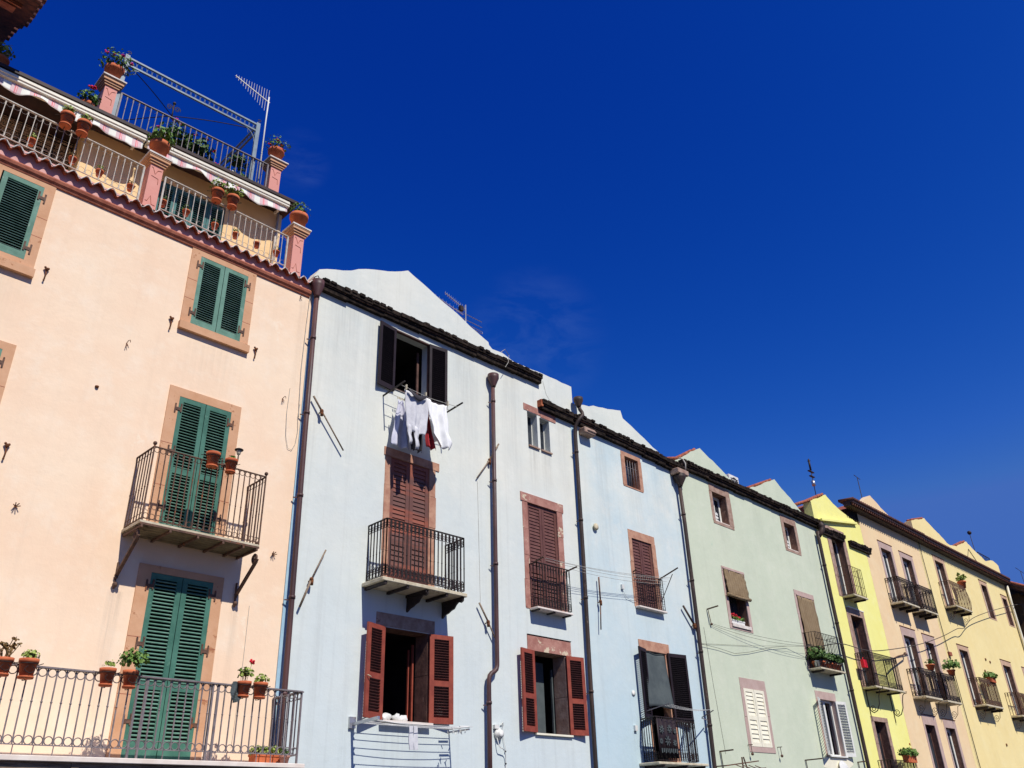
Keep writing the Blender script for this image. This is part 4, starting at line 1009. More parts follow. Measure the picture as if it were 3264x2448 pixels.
casement(w, ix, iz, M['dark_frame'], y=0.3, fw=0.05); sill(w, ix[0]-0.02, ix[1]+0.02, iz[0]+0.02, M['cap_stone'], out=0.05, th=0.1, back=0.3)
X, Z, ix, iz = HG['gm2']; w = surround(green, X, Z, ix, iz, M['stone_mauve'], out=0.012, depth=0.3, name='balcony_door'); room(w, ix, iz, y=0.31)
casement(w, ix, iz, M['dark_frame'], y=0.2, fw=0.06)
b = slab_balcony(green, 28.95, 30.83, 0.47, 6.30, 0.06, 'slab', joists=(29.2, 30.5))
mb = MB(); rail(mb, [(28.98, -0.01), (28.98, -0.44), (30.78, -0.44), (30.8, -0.01)], 6.32, 7.50, 0.12, 0.0075, (0.022, 0.012))
mb.bar((28.98, -0.44, 7.28), (30.78, -0.44, 7.28), 0.02, 0.01); mb.bar((28.98, -0.445, 6.55), (30.78, -0.445, 6.55), 0.02, 0.02); mb.build('railing', M['iron'], b)
X, Z, ix, iz = HG['gl']; w = surround(green, X, Z, ix, iz, M['stone_mauve'], out=0.012, depth=0.2); room(w, ix, iz, y=0.21)
shutters(w, ix, iz, 'solid', M['cream_paint'], mid=[0.80], y=0.0, pitch=0.115, stile=0.1, bot=0.1)
mb = MB(); mb.box(24.36, 25.52, -0.0135, 0.01, 3.505, 3.64); mb.build('sill', M['moulding'], w)
X, Z, ix, iz = HG['gl2']; w = surround(green, X, Z, ix, iz, M['stone_mauve'], out=0.008, depth=0.3); room(w, ix, iz, y=0.31)
casement(w, ix, iz, M['white_paint'], y=0.12, fw=0.07, pane=False)
shutters(w, ix, iz, 'louvre_wide', M['white_paint'], angL=158, angR=170, pitch=0.085, stile=0.08)
mb = MB(); mb.box(29.6, 30.2, 0.26, 0.27, 3.6, 5.3); mb.build('curtain', M['net'], w); sill(w, 29.26, 30.5, 3.55, M['white_paint'], out=0.08)
downpipe(green, [(31.66, -0.14, 11.75), (31.64, -0.14, 11.45), (31.66, -0.14, 9), (31.74, -0.14, 6), (31.82, -0.14, 3), (31.85, -0.14, 0.1)], 0.066, 'pipe_dark', clamps=(10.4, 8.2, 5.8))
mb = MB(); mb.tube([(31.8, -0.2, 12.1), (31.9, -0.24, 11.98), (31.86, -0.22, 11.8), (31.66, -0.16, 11.55)], [0.13, 0.14, 0.12, 0.08], 10); mb.build('rain_head', M['pipe_dark'], green)
mb = MB(); mb.box(24.14, 24.2, -0.01, 0, 0, 0.01) if False else None
mb.tube([(22.6, -0.01, 6.9), (22.7, -0.01, 5.2), (22.85, -0.01, 3.4)], 0.004, 4); mb.build('cable', M['cable'], green)
mb = MB(); mb.prism([(28.7, 3.2), (28.9, 3.48), (30.9, 3.5), (30.95, 3.3), (30.4, 3.14), (29.4, 3.08)], -0.004, -0.0005); mb.build('bare_patch', M['cream_paint'], green)
# ================================================================ 5. lemon yellow house
HY = dict(
 y1=((32.75, 34.46), (9.42, 12.32), (33.08, 34.18), (9.44, 11.98)),
 y2=((33.05, 34.66), (5.98, 9.02), (33.38, 34.45), (6.0, 8.76)),
 y3=((33.18, 34.66), (2.5, 5.02), (33.44, 34.43), (2.52, 4.86)))
holes = [hole(v[0], (v[1][0], v[1][1])) for v in HY.values()]
yellow = house('yellow_house', 'narrow lemon yellow house with iron balconies and a red tiled gable', 34.1, holes, 31.926, 36.42, 12.35, M['yellow_wall'],
    gable=[(31.926, 13.12), (33.35, 13.72), (33.48, 13.78), (33.62, 13.70), (34.5, 13.40), (36.42, 13.05)],
    roof_poly=[(32.0, 12.36), (32.0, 13.0), (33.5, 13.6), (36.3, 12.9), (36.3, 12.36)])
tile_rim(yellow, [(30.6, 12.66), (31.9, 13.15), (33.35, 13.76)], r=0.055)
mb = MB(); mb.box(30.55, 31.92, 0.4, 2.5, 12.03, 12.6); mb.build('side_wall', M['eave_dark'], yellow)
mb = MB(); mb.bar((32.3, -0.08, 12.40), (35.9, -0.05, 13.02), 0.14, 0.09); mb.build('roof_trim', M['yellow_wall'], yellow)
eave(yellow, 32.35, 34.22, 12.08, 12.10, hgt=0.26, out=0.16)
eave(yellow, 34.72, 36.72, 12.03, 12.03, hgt=0.25, out=0.16)
for k, z1r in (('y1', 10.55), ('y2', 7.23), ('y3', 3.5)):
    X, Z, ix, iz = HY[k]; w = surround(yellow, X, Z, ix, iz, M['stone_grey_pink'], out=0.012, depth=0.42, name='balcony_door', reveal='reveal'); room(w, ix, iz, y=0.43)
    casement(w, ix, iz, M['white_paint'] if k == 'y1' else M['dark_frame'], y=0.28, fw=0.09)
b = slab_balcony(yellow, 33.0, 34.25, 0.50, 9.44, 0.07, joists=(33.2, 34.05))
mb = MB(); rail(mb, [(33.0, -0.01), (33.0, -0.47), (34.2, -0.47), (34.22, -0.01)], 9.47, 10.58, 0.15, 0.008, (0.02, 0.012))
for z in (9.82, 10.2): mb.bar((33.0, -0.47, z), (34.2, -0.47, z), 0.016, 0.01); mb.bar((33.0, -0.47, z), (33.0, -0.01, z), 0.016, 0.01)
mb.build('railing', M['iron_rust'], b)
b = slab_balcony(yellow, 33.0, 35.62, 0.55, 6.02, 0.07, joists=(33.3, 34.2, 35.2))
mb = MB(); rail(mb, [(32.98, -0.01), (32.98, -0.52), (35.55, -0.52), (35.58, -0.01)], 6.04, 7.24, 0.11, 0.009, (0.03, 0.014), scroll='dense', ringr=0.006)
mb.build('railing', M['iron'], b)
for x in (33.25, 35.4):
    mb = MB(); mb.tube([(x, -0.68, 5.98), (x, -0.66, 5.90), (x, -0.6, 5.92), (x, -0.52, 5.85), (x, -0.46, 5.65), (x, -0.42, 5.4), (x, -0.3, 5.18), (x, -0.16, 5.12), (x, -0.06, 5.2)], 0.018, 6)
    spiral(mb, (x, -0.16, 5.26), 0.13, 0.03, RAD(-90), RAD(-90+560), 0.014, 'yz', 30)
    mb.bar((x, -0.02, 6.0), (x, -0.02, 4.9), 0.03, 0.015); mb.build('bracket', M['iron'], b)
b = slab_balcony(yellow, 33.0, 35.4, 0.5, 2.5, 0.07)
mb = MB(); rail(mb, [(33.0, -0.01), (33.0, -0.46), (35.3, -0.46), (35.32, -0.01)], 2.52, 3.50, 0.11, 0.009, (0.04, 0.02), scroll='top'); mb.build('railing', M['iron'], b)
mb = MB(); mb.prism([(33.24, 9.04), (34.7, 9.02), (34.7, 9.07), (33.24, 9.09)], -0.03, -0.001); mb.build('door_hood', M['cream_paint'], yellow)
# ================================================================ 6. peach house and 7. cream house
def far_window(h, X, Z, ix, iz, stone, door=True, white=True, depth=0.42, thin=True):
    w = surround(h, X, Z, ix, iz, stone, out=0.012, depth=depth, blocks=False, name='balcony_door' if door else 'window', reveal='reveal'); room(w, ix, iz, y=depth+0.01)
    casement(w, ix, iz, M['white_paint'] if white else M['dark_frame'], y=depth-0.2, fw=0.14 if white else 0.08)
    mb = MB(); mb.box(X[0]-0.03, X[1]+0.03, -0.03, 0.0, Z[1]+0.0, Z[1]+0.03); mb.build('drip_edge', M['rust'], w)
    return w
HPe = dict(
 a1=((38.0, 39.52), (9.85, 12.71), (38.18, 39.30), (9.87, 12.42)),
 a2=((40.3, 41.88), (9.85, 12.66), (40.51, 41.62), (9.87, 12.42)),
 b1=((38.2, 39.80), (6.02, 8.95), (38.37, 39.55), (6.04, 8.60)),
 b2=((40.56, 42.0), (6.0, 8.92), (40.71, 41.75), (6.02, 8.60)),
 c1=((38.18, 39.69), (2.3, 5.38), (38.34, 39.38), (2.35, 5.01)),
 c2=((40.46, 41.9), (2.3, 5.33), (40.58, 41.67), (2.35, 5.0)))
peach = house('peach_house', 'peach house with pairs of black iron balconies under a deep dark cornice', 39.7, [hole(v[0], v[1]) for v in HPe.values()], 36.426, 43.1, 13.70, M['peach_wall'],
    gable=[(36.426, 13.95), (38.3, 14.88), (38.45, 14.95), (38.6, 14.88), (40.9, 14.1), (43.1, 14.1)],
    roof_poly=[(36.5, 13.71), (36.5, 13.9), (38.45, 14.8), (41, 14.0), (43.0, 14.0), (43.0, 13.71)])
HC = dict(
 a=((44.78, 46.34), (10.68, 13.32), (44.95, 46.10), (10.70, 13.10)),
 b=((51.3, 52.58), (11.06, 13.15), (51.5, 52.4), (11.12, 12.95)),
 c=((54.66, 55.76), (11.1, 12.86), (54.82, 55.6), (11.16, 12.7)),
 d=((44.84, 46.38), (6.12, 8.95), (45.0, 46.15), (6.14, 8.74)),
 e=((51.0, 52.68), (6.02, 8.87), (51.2, 52.45), (6.04, 8.62)),
 f=((54.5, 56.0), (6.3, 8.82), (54.7, 55.8), (6.32, 8.6)),
 g=((52.9, 54.3), (2.5, 5.3), (53.1, 54.1), (2.52, 5.0)))
cream = house('cream_house', 'wide butter cream house with a long cornice and stepped gables', 49.7, [hole(v[0], v[1]) for v in HC.values()], 43.106, 56.1, 13.70, M['cream_wall'],
    gable=[(43.106, 14.75), (45.0, 15.28), (45.15, 15.34), (45.3, 15.25), (47.92, 14.50), (49.2, 14.62), (51.0, 15.25), (51.17, 15.30), (51.35, 15.2), (53.7, 14.66), (55.3, 14.95), (56.1, 14.8)],
    roof_poly=[(43.2, 13.71), (43.2, 14.6), (45.15, 15.2), (47.9, 14.4), (51.1, 15.1), (53.7, 14.5), (56.0, 14.6), (56.0, 13.71)])
for c in cream.children:
    if c.name.startswith('gable'): pass
tile_rim(cream, [(43.3, 14.84), (45.0, 15.3)], r=0.055); tile_rim(cream, [(49.3, 14.7), (51.0, 15.27)], r=0.055)
def deep_cornice(h, x0, x1, z, out=0.42):
    mb = MB(); mb.box(x0, x1, -out, 0.0-0.001, z+0.12, z+0.22); mb.box(x0, x1, -out*0.72, -0.001, z, z+0.118); 
    c = mb.build('cornice', M['roof_edge'], h)
    mb = MB(); x = x0+0.06
    while x < x1: mb.tube([(x, -out-0.05, z+0.27), (x, 0.2, z+0.33)], 0.075, 8); mb.box(x-0.02, x+0.06, -out+0.02, -0.002, z+0.22, z+0.25); x += 0.2
    mb.build('cornice_tiles', M['tile_dark'], c)
    mb = MB(); x = x0+0.05
    while x < x1-0.05: mb.box(x, x+0.09, -out*0.95, -out*0.725, z+0.02, z+0.118); x += 0.2
    mb.build('cornice_dentils', M['tile_dark'], c)
deep_cornice(peach, 35.15, 43.1, 13.62, 0.42); deep_cornice(cream, 43.11, 56.15, 13.62, 0.38)
mb = MB(); mb.box(35.4, 36.42, 0.0, 0.8, 13.2, 13.62); mb.build('corner_return', M['eave_dark'], peach)
for k, v in HPe.items(): far_window(peach, *v, M['stone_mauve'], white=(k != 'c1'))
for k, v in HC.items(): far_window(cream, *v, M['stone_mauve2'], door=k in 'ade')
def iron_balcony(h, x0, x1, out, z, top, joists=True, mat='iron', scroll='dense', br=False, sp=0.13, slabm='slab', belly=0.0, rings=None):
    b = slab_balcony(h, x0, x1, out+0.03, z, 0.08, slabm, joists=[x0+0.15, (x0+x1)/2, x1-0.15] if joists else (), jh=0.12)
    mb = MB(); rail(mb, [(x0+0.03, -0.01), (x0+0.03, -out), (x1-0.03, -out), (x1-0.03, -0.01)], z+0.02, top, sp, 0.011, (0.035, 0.018), scroll=scroll, ringr=0.009, belly=belly, rings=rings)
    mb.build('railing', M[mat], b)
    if br:
        for x in (x0+0.2, x1-0.15):
            mb = MB(); mb.tube([(x, -out-0.05, z-0.08), (x, -out*0.75, z-0.14), (x, -out*0.6, z-0.45), (x, -out*0.3, z-0.62), (x, -0.05, z-0.55)], 0.013, 5)
            spiral(mb, (x, -out*0.35, z-0.42), 0.12, 0.03, RAD(-90), RAD(420), 0.011, 'yz', 24); mb.build('bracket', M['iron_rust'] if mat != 'iron' else M['iron'], b)
    return b
iron_balcony(peach, 37.75, 39.55, 0.55, 9.86, 10.93); iron_balcony(peach, 40.05, 41.65, 0.55, 9.84, 10.93)
iron_balcony(peach, 37.75, 39.55, 0.52, 6.02, 7.12, joists=False, br=True); iron_balcony(peach, 40.1, 41.75, 0.52, 6.01, 7.13, joists=False, br=True)
iron_balcony(cream, 44.6, 46.85, 0.52, 10.70, 11.9, mat='iron_rust', belly=0.10, scroll='top', br=True)
iron_balcony(cream, 45.05, 47.4, 0.52, 6.19, 7.38, mat='iron_rust', scroll='dense', br=True)
iron_balcony(cream, 50.1, 52.6, 0.52, 6.02, 7.12, mat='iron_rust', scroll='top', br=True)
mb = MB(); mb.tube([(43.2, -0.05, 13.6), (43.25, -0.05, 9.9), (43.4, -0.05, 6.2), (43.5, -0.05, 2.0)], 0.018, 6); mb.mark().tube([(50.3, -0.02, 14.0), (51.1, -0.02, 14.85), (52.0, -0.02, 14.3), (54.6, -0.02, 14.0)], 0.015, 5); mb.build_each('cable', M['cable'], cream)
mb = MB(); mb.box(43.3, 43.6, -0.1, 0, 8.25, 8.42); mb.build('junction_box', M['moulding'], cream)
mb = MB(); mb.tube([(56.0, -0.16, 13.55), (56.0, -0.12, 12.6), (56.0, -0.12, 9.5), (56.05, -0.12, 3)], 0.07, 8); mb.build('downpipe', M['cream_paint'], cream)
for x, z in ((48.6, 8.62), (48.0, 8.0), (49.2, 8.55), (48.1, 4.6), (48.9, 3.3)):
    mb = MB(); mb.lathe([(0, 0), (0.07, 0), (0.06, 0.04), (0, 0.04)], (0, 0, 0), 8, Matrix.Translation((x, -0.002, z)) @ Matrix.Rotation(RAD(90), 4, 'X')); mb.build('wall_iron', M['rust'], cream)
# ================================================================ 8. brown house at the far end, stepping out towards the street
brown = empty('brown_house', (60, 0, 0), 'dark brown old house at the far right edge with wide timber eaves', 'house', 'row of painted townhouses')
mb = MB()
facade(mb, 57.4, 68.0, 0, 13.3, [(58.6, 60.0, 9.2, 11.2, 0.4), (58.6, 60.0, 5.0, 7.0, 0.4)], y=-0.3)
mb.add([(57.4, -0.3, 0), (57.4, 9, 0), (57.4, 9, 13.3), (57.4, -0.3, 13.3)], [(0, 3, 2, 1)])
mb.build('wall', M['brown_wall'], brown)
mb = MB(); mb.prism([(0, 0), (1, 0), (0.5, 1)], 0, 1) if False else None
# roof sheet sloping down to the street
vs = [(56.3, -1.3, 13.2), (69, -1.3, 13.2), (69, 4, 15.9), (56.3, 4, 15.9)]
mb.add(vs+[(x, y, z-0.12) for x, y, z in vs], [(0, 1, 2, 3), (7, 6, 5, 4), (0, 4, 5, 1), (1, 5, 6, 2), (2, 6, 7, 3), (3, 7, 4, 0)]); rf = mb.build('roof', M['dark_frame'], brown)
mb = MB()
for i in range(60): x = 56.35+i*0.21; mb.tube([(x, -1.42, 13.2), (x, 4, 15.97)], 0.085, 7)
mb.build('roof_tiles', M['terracotta_red'], rf)
mb = MB()
for i in range(12): x = 56.5+i*0.9; mb.mark().bar((x, -1.25, 13.02), (x, 3.8, 15.6), 0.1, 0.14)
mb.build_each('rafter', M['dark_frame'], rf)
mb = MB(); mb.box(57.35, 69, -1.45, -1.32, 13.0, 13.14); mb.build('gutter', M['pipe_dark'], rf)
w = MB(); w.mark().box(58.55, 60.05, 0.02, 0.08, 9.15, 11.25); w.mark().box(58.55, 60.05, 0.02, 0.08, 4.95, 7.05); w.build_each('window', M['glass'], brown)
# ================================================================ things on the roofs
pg = empty('pergola', (5.45, 2.7, 15.1), 'blue grey steel pergola frame with ringed beams on the pink roof terrace', 'pergola')
PX0, PX1, PY0, PY1 = 3.80, 7.10, 1.36, 4.1
for x, y in ((PX0, PY0), (PX1, PY0), (PX1, PY1), (PX0, PY1)):
    mb = MB(tilt); mb.box(x-0.05, x+0.05, y-0.03, y+0.03, 15.1, 17.42); mb.build('post', M['pergola'], pg)
    mb = MB(tilt); mb.tube([(x, y, 17.42), (x+0.01, y, 17.50)], 0.012, 5); spiral(mb, (x+0.03, y, 17.52), 0.05, 0.015, RAD(180), RAD(-160), 0.009); mb.build('finial', M['iron'], pg)
def beam(p0, p1, zb, zt):
    mb = MB(tilt); mb.bar((*p0, zt), (*p1, zt), 0.045, 0.045); mb.bar((*p0, zb), (*p1, zb), 0.045, 0.045)
    L = math.hypot(p1[0]-p0[0], p1[1]-p0[1]); n = round(L/0.118)
    for i in range(n):
        u = (i+0.5)/n; cx, cy = p0[0]+(p1[0]-p0[0])*u, p0[1]+(p1[1]-p0[1])*u; dx, dy = (p1[0]-p0[0])/L, (p1[1]-p0[1])/L
        rr = 0.054
        mb.tube([(cx+dx*rr*math.cos(t), cy+dy*rr*math.cos(t), (zb+zt)/2+1.6*rr*math.sin(t)) for t in [2*math.pi*k/12 for k in range(12)]], 0.006, 4, True)
    mb.build('beam', M['pergola'], pg)
beam((PX0, PY0), (PX1, PY0), 17.15, 17.36); beam((PX1, PY0), (PX1, PY1), 17.15, 17.36); beam((PX0, PY0), (PX0, PY1), 17.15, 17.36); beam((PX0, PY1), (PX1, PY1), 17.15, 17.36)
mb = MB(tilt)
for x, s in ((PX0+0.05, 1), (PX1-0.05, -1)):
    mb.mark()
    mb.tube([(x+s*0.36*(1-math.cos(t)), PY0, 17.13-0.36*(1-math.sin(t))) for t in [math.pi/2*k/8 for k in range(9)]], 0.012, 5)
    mb.tube([(x+s*(0.1+0.1*math.cos(t)), PY0, 17.03+0.1*math.sin(t)) for t in [2*math.pi*k/12 for k in range(12)]], 0.008, 4, True)
mb.build_each('corner_brace', M['pergola'], pg)
mb = MB(tilt); C = Vector((5.45, 2.7, 17.95))
for x, y in ((PX0, PY0), (PX1, PY0), (PX1, PY1), (PX0, PY1)):
    a = Vector((x, y, 17.2)); pts = []
    for k in range(9):
        t = k/8; pts.append(a.lerp(C-Vector((0, 0, 0.35)), t)+Vector((0, 0, 0.05*math.sin(math.pi*t))))
    mb.tube(pts, 0.012, 5)
mb.tube([C-Vector((0, 0, 0.45)), C+Vector((0, 0, 0.05))], 0.018, 6)
for a in range(4): spiral(mb, (C.x+0.1*(1 if a % 2 else -1), C.y, C.z-0.12+0.02*a), 0.08, 0.02, RAD(0), RAD(420), 0.008)
mb.ball(C+Vector((0, 0, 0.08)), 0.045, 8); mb.build('crown_rods', M['iron'], pg)

def antenna(name, label, boom0, boom1, n, l0, l1, mast, mat='alu', elem=(0, 0, 1), xf=None, extra=None, r=0.008):
    a = empty(name, mast[-1], label, 'antenna')
    mb = MB(xf); mb.tube(mast, 0.02, 6); mb.build('mast', M[mat], a)
    mb = MB(xf); b0 = Vector(boom0); b1 = Vector(boom1); mb.bar(b0, b1, 0.022, 0.022); mb.build('boom', M[mat], a)
    mb = MB(xf); e = Vector(elem)
    for i in range(n):
        t = (i+0.3)/n; c = b0.lerp(b1, t); L = l0+(l1-l0)*t
        mb.tube([c-e*L, c+e*L], r*0.8, 4)
    mb.build('elements', M[mat], a)
    if extra: extra(a)
    return a
Z_ = lambda x, z: z
antenna('tv_antenna', 'long white log periodic aerial on a mast behind the pink roof terrace', (6.42, 1.6, 18.98+0.10), (7.44, 1.6, 18.72+0.12), 14, 0.05, 0.43, [(7.40, 1.6, 19.02), (7.40, 1.6, 18.2), (7.44, 1.6, 15.0)], mat='plastic_white', r=0.007)
def ex(a):
    mb = MB()
    for z, L, zl in ((15.62, 0.5, -0.52), (15.42, 0.5, -0.3), (15.2, 0.5, -0.25), (15.0, 0.5, -0.1)):
        mb.tube([(14.8+zl, 2, z), (14.8+0.68, 2, z)], 0.014, 4)
    mb.tube([(14.9, 2, 15.27), (15.5, 2, 15.27)], 0.012, 4); mb.tube([(15.5, 2, 15.27), (15.5, 2, 15.2)], 0.012, 4)
    for i in range(7): c = Vector((13.6+i*0.14, 2, 15.8-i*0.02-0.08)); mb.tube([c-Vector((0, 0, 0.08)), c+Vector((0, 0, 0.08))], 0.007, 4)
    mb.bar((13.5, 2, 15.75), (14.7, 2, 15.55), 0.02, 0.02)
    mb.build('lower_elements', M['alu'], a)
    mb = MB(); mb.box(14.55, 14.68, 1.95, 2.05, 15.66, 15.82); mb.build('amplifier_box', M['iron'], a)
antenna('tv_antenna', 'old rusty aerial with two booms behind the white gable', (13.96, 2, 16.02), (14.80, 2, 15.78), 11, 0.07, 0.11, [(14.80, 2, 15.95), (14.80, 2, 14.0)], mat='alu', extra=ex)
antenna('tv_antenna', 'tall dark aerial stack on a thin mast above the yellow gable', (37.1, 2, 16.95), (37.35, 2, 17.0), 3, 0.1, 0.12, [(37.22, 2, 17.1), (37.2, 2, 14.6)], mat='iron', elem=(0.5, 0.8, 0),
    extra=lambda a: [MBx.tube([(37.21, 2, 17.05), (37.21, 2, 16.5)], 0.05, 6).build('rod_cluster', M['iron'], a) for MBx in (MB(),)]+[MBx.tube([(37.2, 2, 15.95), (37.2, 2, 15.7)], 0.09, 8).build('junction_box', M['alu'], a) for MBx in (MB(),)]+[MBx.box(36.95, 37.45, 1.95, 2.05, 16.4, 16.44).build('cross_rods', M['iron'], a) for MBx in (MB(),)]+[MBx.box(37.0, 37.4, 1.95, 2.05, 16.15, 16.19).build('cross_rods', M['iron'], a) for MBx in (MB(),)])
antenna('tv_antenna', 'plain dark T shaped aerial above the peach gable', (42.4, 2, 17.62), (43.12, 2, 17.55), 2, 0.03, 0.03, [(42.78, 2, 17.58), (42.78, 2, 14.5)], mat='iron', elem=(0, 1, 0))
antenna('tv_antenna', 'thin bluish aerial mast above the far end of the cream roofs', (59.6, 2, 18.1), (59.85, 2, 18.12), 3, 0.06, 0.06, [(59.72, 2, 18.2), (59.84, 2, 14.5)], mat='iron', elem=(0, 1, 0.3), extra=lambda a: [m.ball((59.72, 2, 18.1), 0.14, 6).build('tip_cluster', M['iron'], a) for m in (MB(),)])
antenna('tv_antenna', 'small dark T shaped aerial at the right edge above red tiles', (68.3, 2, 17.3), (70.4, 2, 17.2), 2, 0.05, 0.05, [(69.4, 2, 17.25), (69.5, 2, 15.0)], mat='iron', elem=(0, 1, 0))
t = empty('roof_terrace_railing', (61.3, 2, 16.0), 'thin black railing on the roof beyond the cream gables', 'railing')
mb = MB(); rail(mb, [(60.2, 2), (62.5, 2)], 16.2, 16.9, 0.3, 0.015, (0.04, 0.03)); mb.bar((60.2, 2, 14.6), (60.2, 2, 16.9), 0.03, 0.03); mb.bar((62.5, 2, 14.6), (62.5, 2, 16.9), 0.03, 0.03); mb.build('bars', M['iron'], t)
ac = empty('air_conditioner', (26.9, 0.6, 12.3), 'white air conditioner unit on the roof between the green gables', 'air conditioner')
mb = MB(); mb.box(26.55, 27.2, 0.5, 1.1, 12.45, 13.06); mb.build('case', M['plastic_white'], ac, bevel=0.02)
mb = MB()
for i in range(6): mb.box(26.62, 27.12, 0.485, 0.498, 12.55+i*0.07, 12.57+i*0.07)
mb.tube([(26.86+0.2*math.cos(t), 0.488, 12.76+0.2*math.sin(t)) for t in [2*math.pi*k/20 for k in range(20)]], 0.012, 4, True); mb.build('fan_grille', M['iron'], ac)

# ================================================================ clothes poles, racks, lines
def pole(label, a, j, b, mat='wood_grey', out=0.09, r=0.022):
    t = empty('clothes_pole', (j[0], -out, j[1]), label, 'clothes pole', 'loose clothes poles hooked on the walls')
    mb = MB(); mb.tube([(a[0], -out, a[1]), (j[0], -out-0.01, j[1])], r, 7); mb.tube([(j[0], -out-0.01, j[1]), (b[0], -out, b[1])], r*0.75, 7); mb.build('rod', M[mat], t)
    mb = MB(); mb.ball((j[0], -out-0.01, j[1]), r*2.0, 8); mb.bar((j[0], 0.0, j[1]-0.02), (j[0], -out, j[1]-0.02), 0.02, 0.02); mb.lathe([(r*1.5, -0.05), (r*1.7, 0.05)], (j[0]+0.01, -out-0.01, j[1]-0.06), 8); mb.build('joint', M['rust'], t)
pole('rusty clothes pole slanting down from the drainpipe beside the top dark shuttered window', (8.50, 9.85), (8.72, 9.57), (9.33, 8.84), r=0.022)
pole('brown clothes pole leaning up away from the left drainpipe of the white house', (8.60, 5.46), (8.80, 6.01), (9.08, 6.64))
pole('clothes pole crossing behind the middle drainpipe of the white house', (14.02, 10.38), (13.67, 9.84), (13.24, 9.25), out=0.05)
pole('grey clothes pole slanting between the red shuttered window and the bent drainpipe', (13.22, 6.22), (13.48, 5.83), (13.72, 5.46))
pole('thin vertical clothes pole on the pale blue wall', (17.62, 7.55), (17.6, 6.91), (17.54, 6.17), mat='iron_rust')
pole('dark thick clothes pole slanting towards the blue house right drainpipe', (21.5, 7.36), (21.95, 6.86), (22.15, 6.5), mat='pipe_dark', r=0.032)

rk = empty('clothes_rack', (11.3, -0.4, 10.55), 'dark clothes rack with laundry under the top window', 'clothes rack')
mb = MB()
for x, o_ in ((10.365, 0.78), (12.05, 0.85)): mb.mark().bar((x, 0, 10.53), (x, -o_, 10.6), 0.03, 0.03)
mb.build_each('arm', M['iron'], rk)
mb = MB()
for o_ in (0.18, 0.42, 0.66): mb.tube([(10.365, -o_, 10.55), (11.2, -o_, 10.50), (12.05, -o_, 10.56)], 0.007, 5)
mb.build('lines', M['cable_pale'], rk)
mb = MB(); mb.bar((10.8, -0.25, 10.52), (11.35, -0.27, 10.52), 0.03, 0.04); mb.build('green_bar', M['plastic_green'], rk)
mb = MB()
for i in range(9): mb.box(10.62+i*0.045, 10.64+i*0.045, -0.22, -0.2, 10.47, 10.52)
for x in (10.5, 11.07, 11.74): mb.box(x-0.012, x+0.012, -0.69, -0.64, 10.48, 10.6)
mb.build('pegs', M['leaf_yellow'], rk); rk.children[-1].data.materials[0] = M['slab']
def garment(name, label, top, out, left, right, shape, mat, amp=0.035, seed=0, folds=9):
    """hanging cloth: top=z, shape=[(t, xl, xr)] with t the drop in metres"""
    rr = random.Random(seed); NX = 26; mb = MB(); vs = []; rows = []
    tot = shape[-1][0]; NZ = max(10, int(tot/0.05))
    ph = rr.uniform(0, 6)
    for j in range(NZ+1):
        d = tot*j/NZ
        for (a, b) in zip(shape[:-1], shape[1:]):
            if a[0] <= d <= b[0]+1e-9:
                t = (d-a[0])/(b[0]-a[0]); xl = a[1]+(b[1]-a[1])*t; xr = a[2]+(b[2]-a[2])*t; break
        for i in range(NX+1):
            u = i/NX; x = xl+(xr-xl)*u
            sag = 0.055*4*u*(1-u)*max(0, 1-d/0.5)
            y = -out+amp*(0.4+d/tot)*math.sin(u*folds+ph+d*1.5)+0.4*amp*math.sin(u*folds*2.3+ph*2+d*4)
            vs.append((x+0.01*math.sin(d*11+u*3), y, top-d-sag+(0.018*math.sin(u*17+ph) if j == NZ else 0)))
    n = NX+1
    mb.add(vs, [(j*n+i, j*n+i+1, (j+1)*n+i+1, (j+1)*n+i) for j in range(NZ) for i in range(NX)], smooth=True)
    o = mb.build(name, M[mat], None, solid=0.006); tag(o, label, 'laundry', 'laundry on the upper rack'); return o
G = garment
g = G('grey_shirt', 'light grey shirt with a black hem hanging from the upper clothes line', 10.50, 0.66, 0, 0, [(0, 10.48, 11.10), (0.12, 10.49, 11.12), (0.5, 10.53, 11.12), (0.85, 10.56, 11.10), (1.0, 10.62, 11.04)], 'cloth_grey', seed=1)
mb = MB()
vs = []
for i in range(13):
    u = i/12; x = 10.53+0.54*u; s = 0.05*4*u*(1-u)
    vs += [(x, -0.71-0.02*math.sin(u*7), 10.50-s*1.2), (x, -0.73-0.02*math.sin(u*7), 10.40-s*2.3+0.06*(1-math.sin(math.pi*u)))]
mb.add(vs, [(2*i, 2*i+2, 2*i+3, 2*i+1) for i in range(12)], smooth=True); mb.build('black_hem', M['cloth_dark'], g, solid=0.005)
mb = MB()
for x0, x1, zb in ((10.56, 10.66, 9.15), (10.74, 10.86, 9.08)):
    vs = []
    for j in range(7):
        t = j/6; vs += [(x0+0.03*t, -0.70+0.03*math.sin(j), 9.65+(zb-9.65)*t), (x1+0.04*t, -0.68+0.02*math.cos(j*2), 9.65+(zb+0.05-9.65)*t)]
    mb.add(vs, [(2*j, 2*j+1, 2*j+3, 2*j+2) for j in range(6)], smooth=True)
mb.build('sleeve', M['cloth_grey'], g, solid=0.01)
G('white_shirt', 'bright white shirt hanging nearest the right arm of the upper rack', 10.48, 0.66, 0, 0, [(0, 11.06, 11.72), (0.3, 11.14, 11.74), (0.7, 11.26, 11.82), (0.86, 11.28, 11.95), (0.98, 11.42, 11.90), (1.1, 11.52, 11.84)], 'cloth_white', seed=5, amp=0.045)
G('white_towel', 'white cloth hanging behind the white shirt on the upper rack', 10.48, 0.42, 0, 0, [(0, 11.30, 11.62), (0.4, 11.30, 11.66), (0.9, 11.36, 11.72)], 'cloth_white', seed=9)
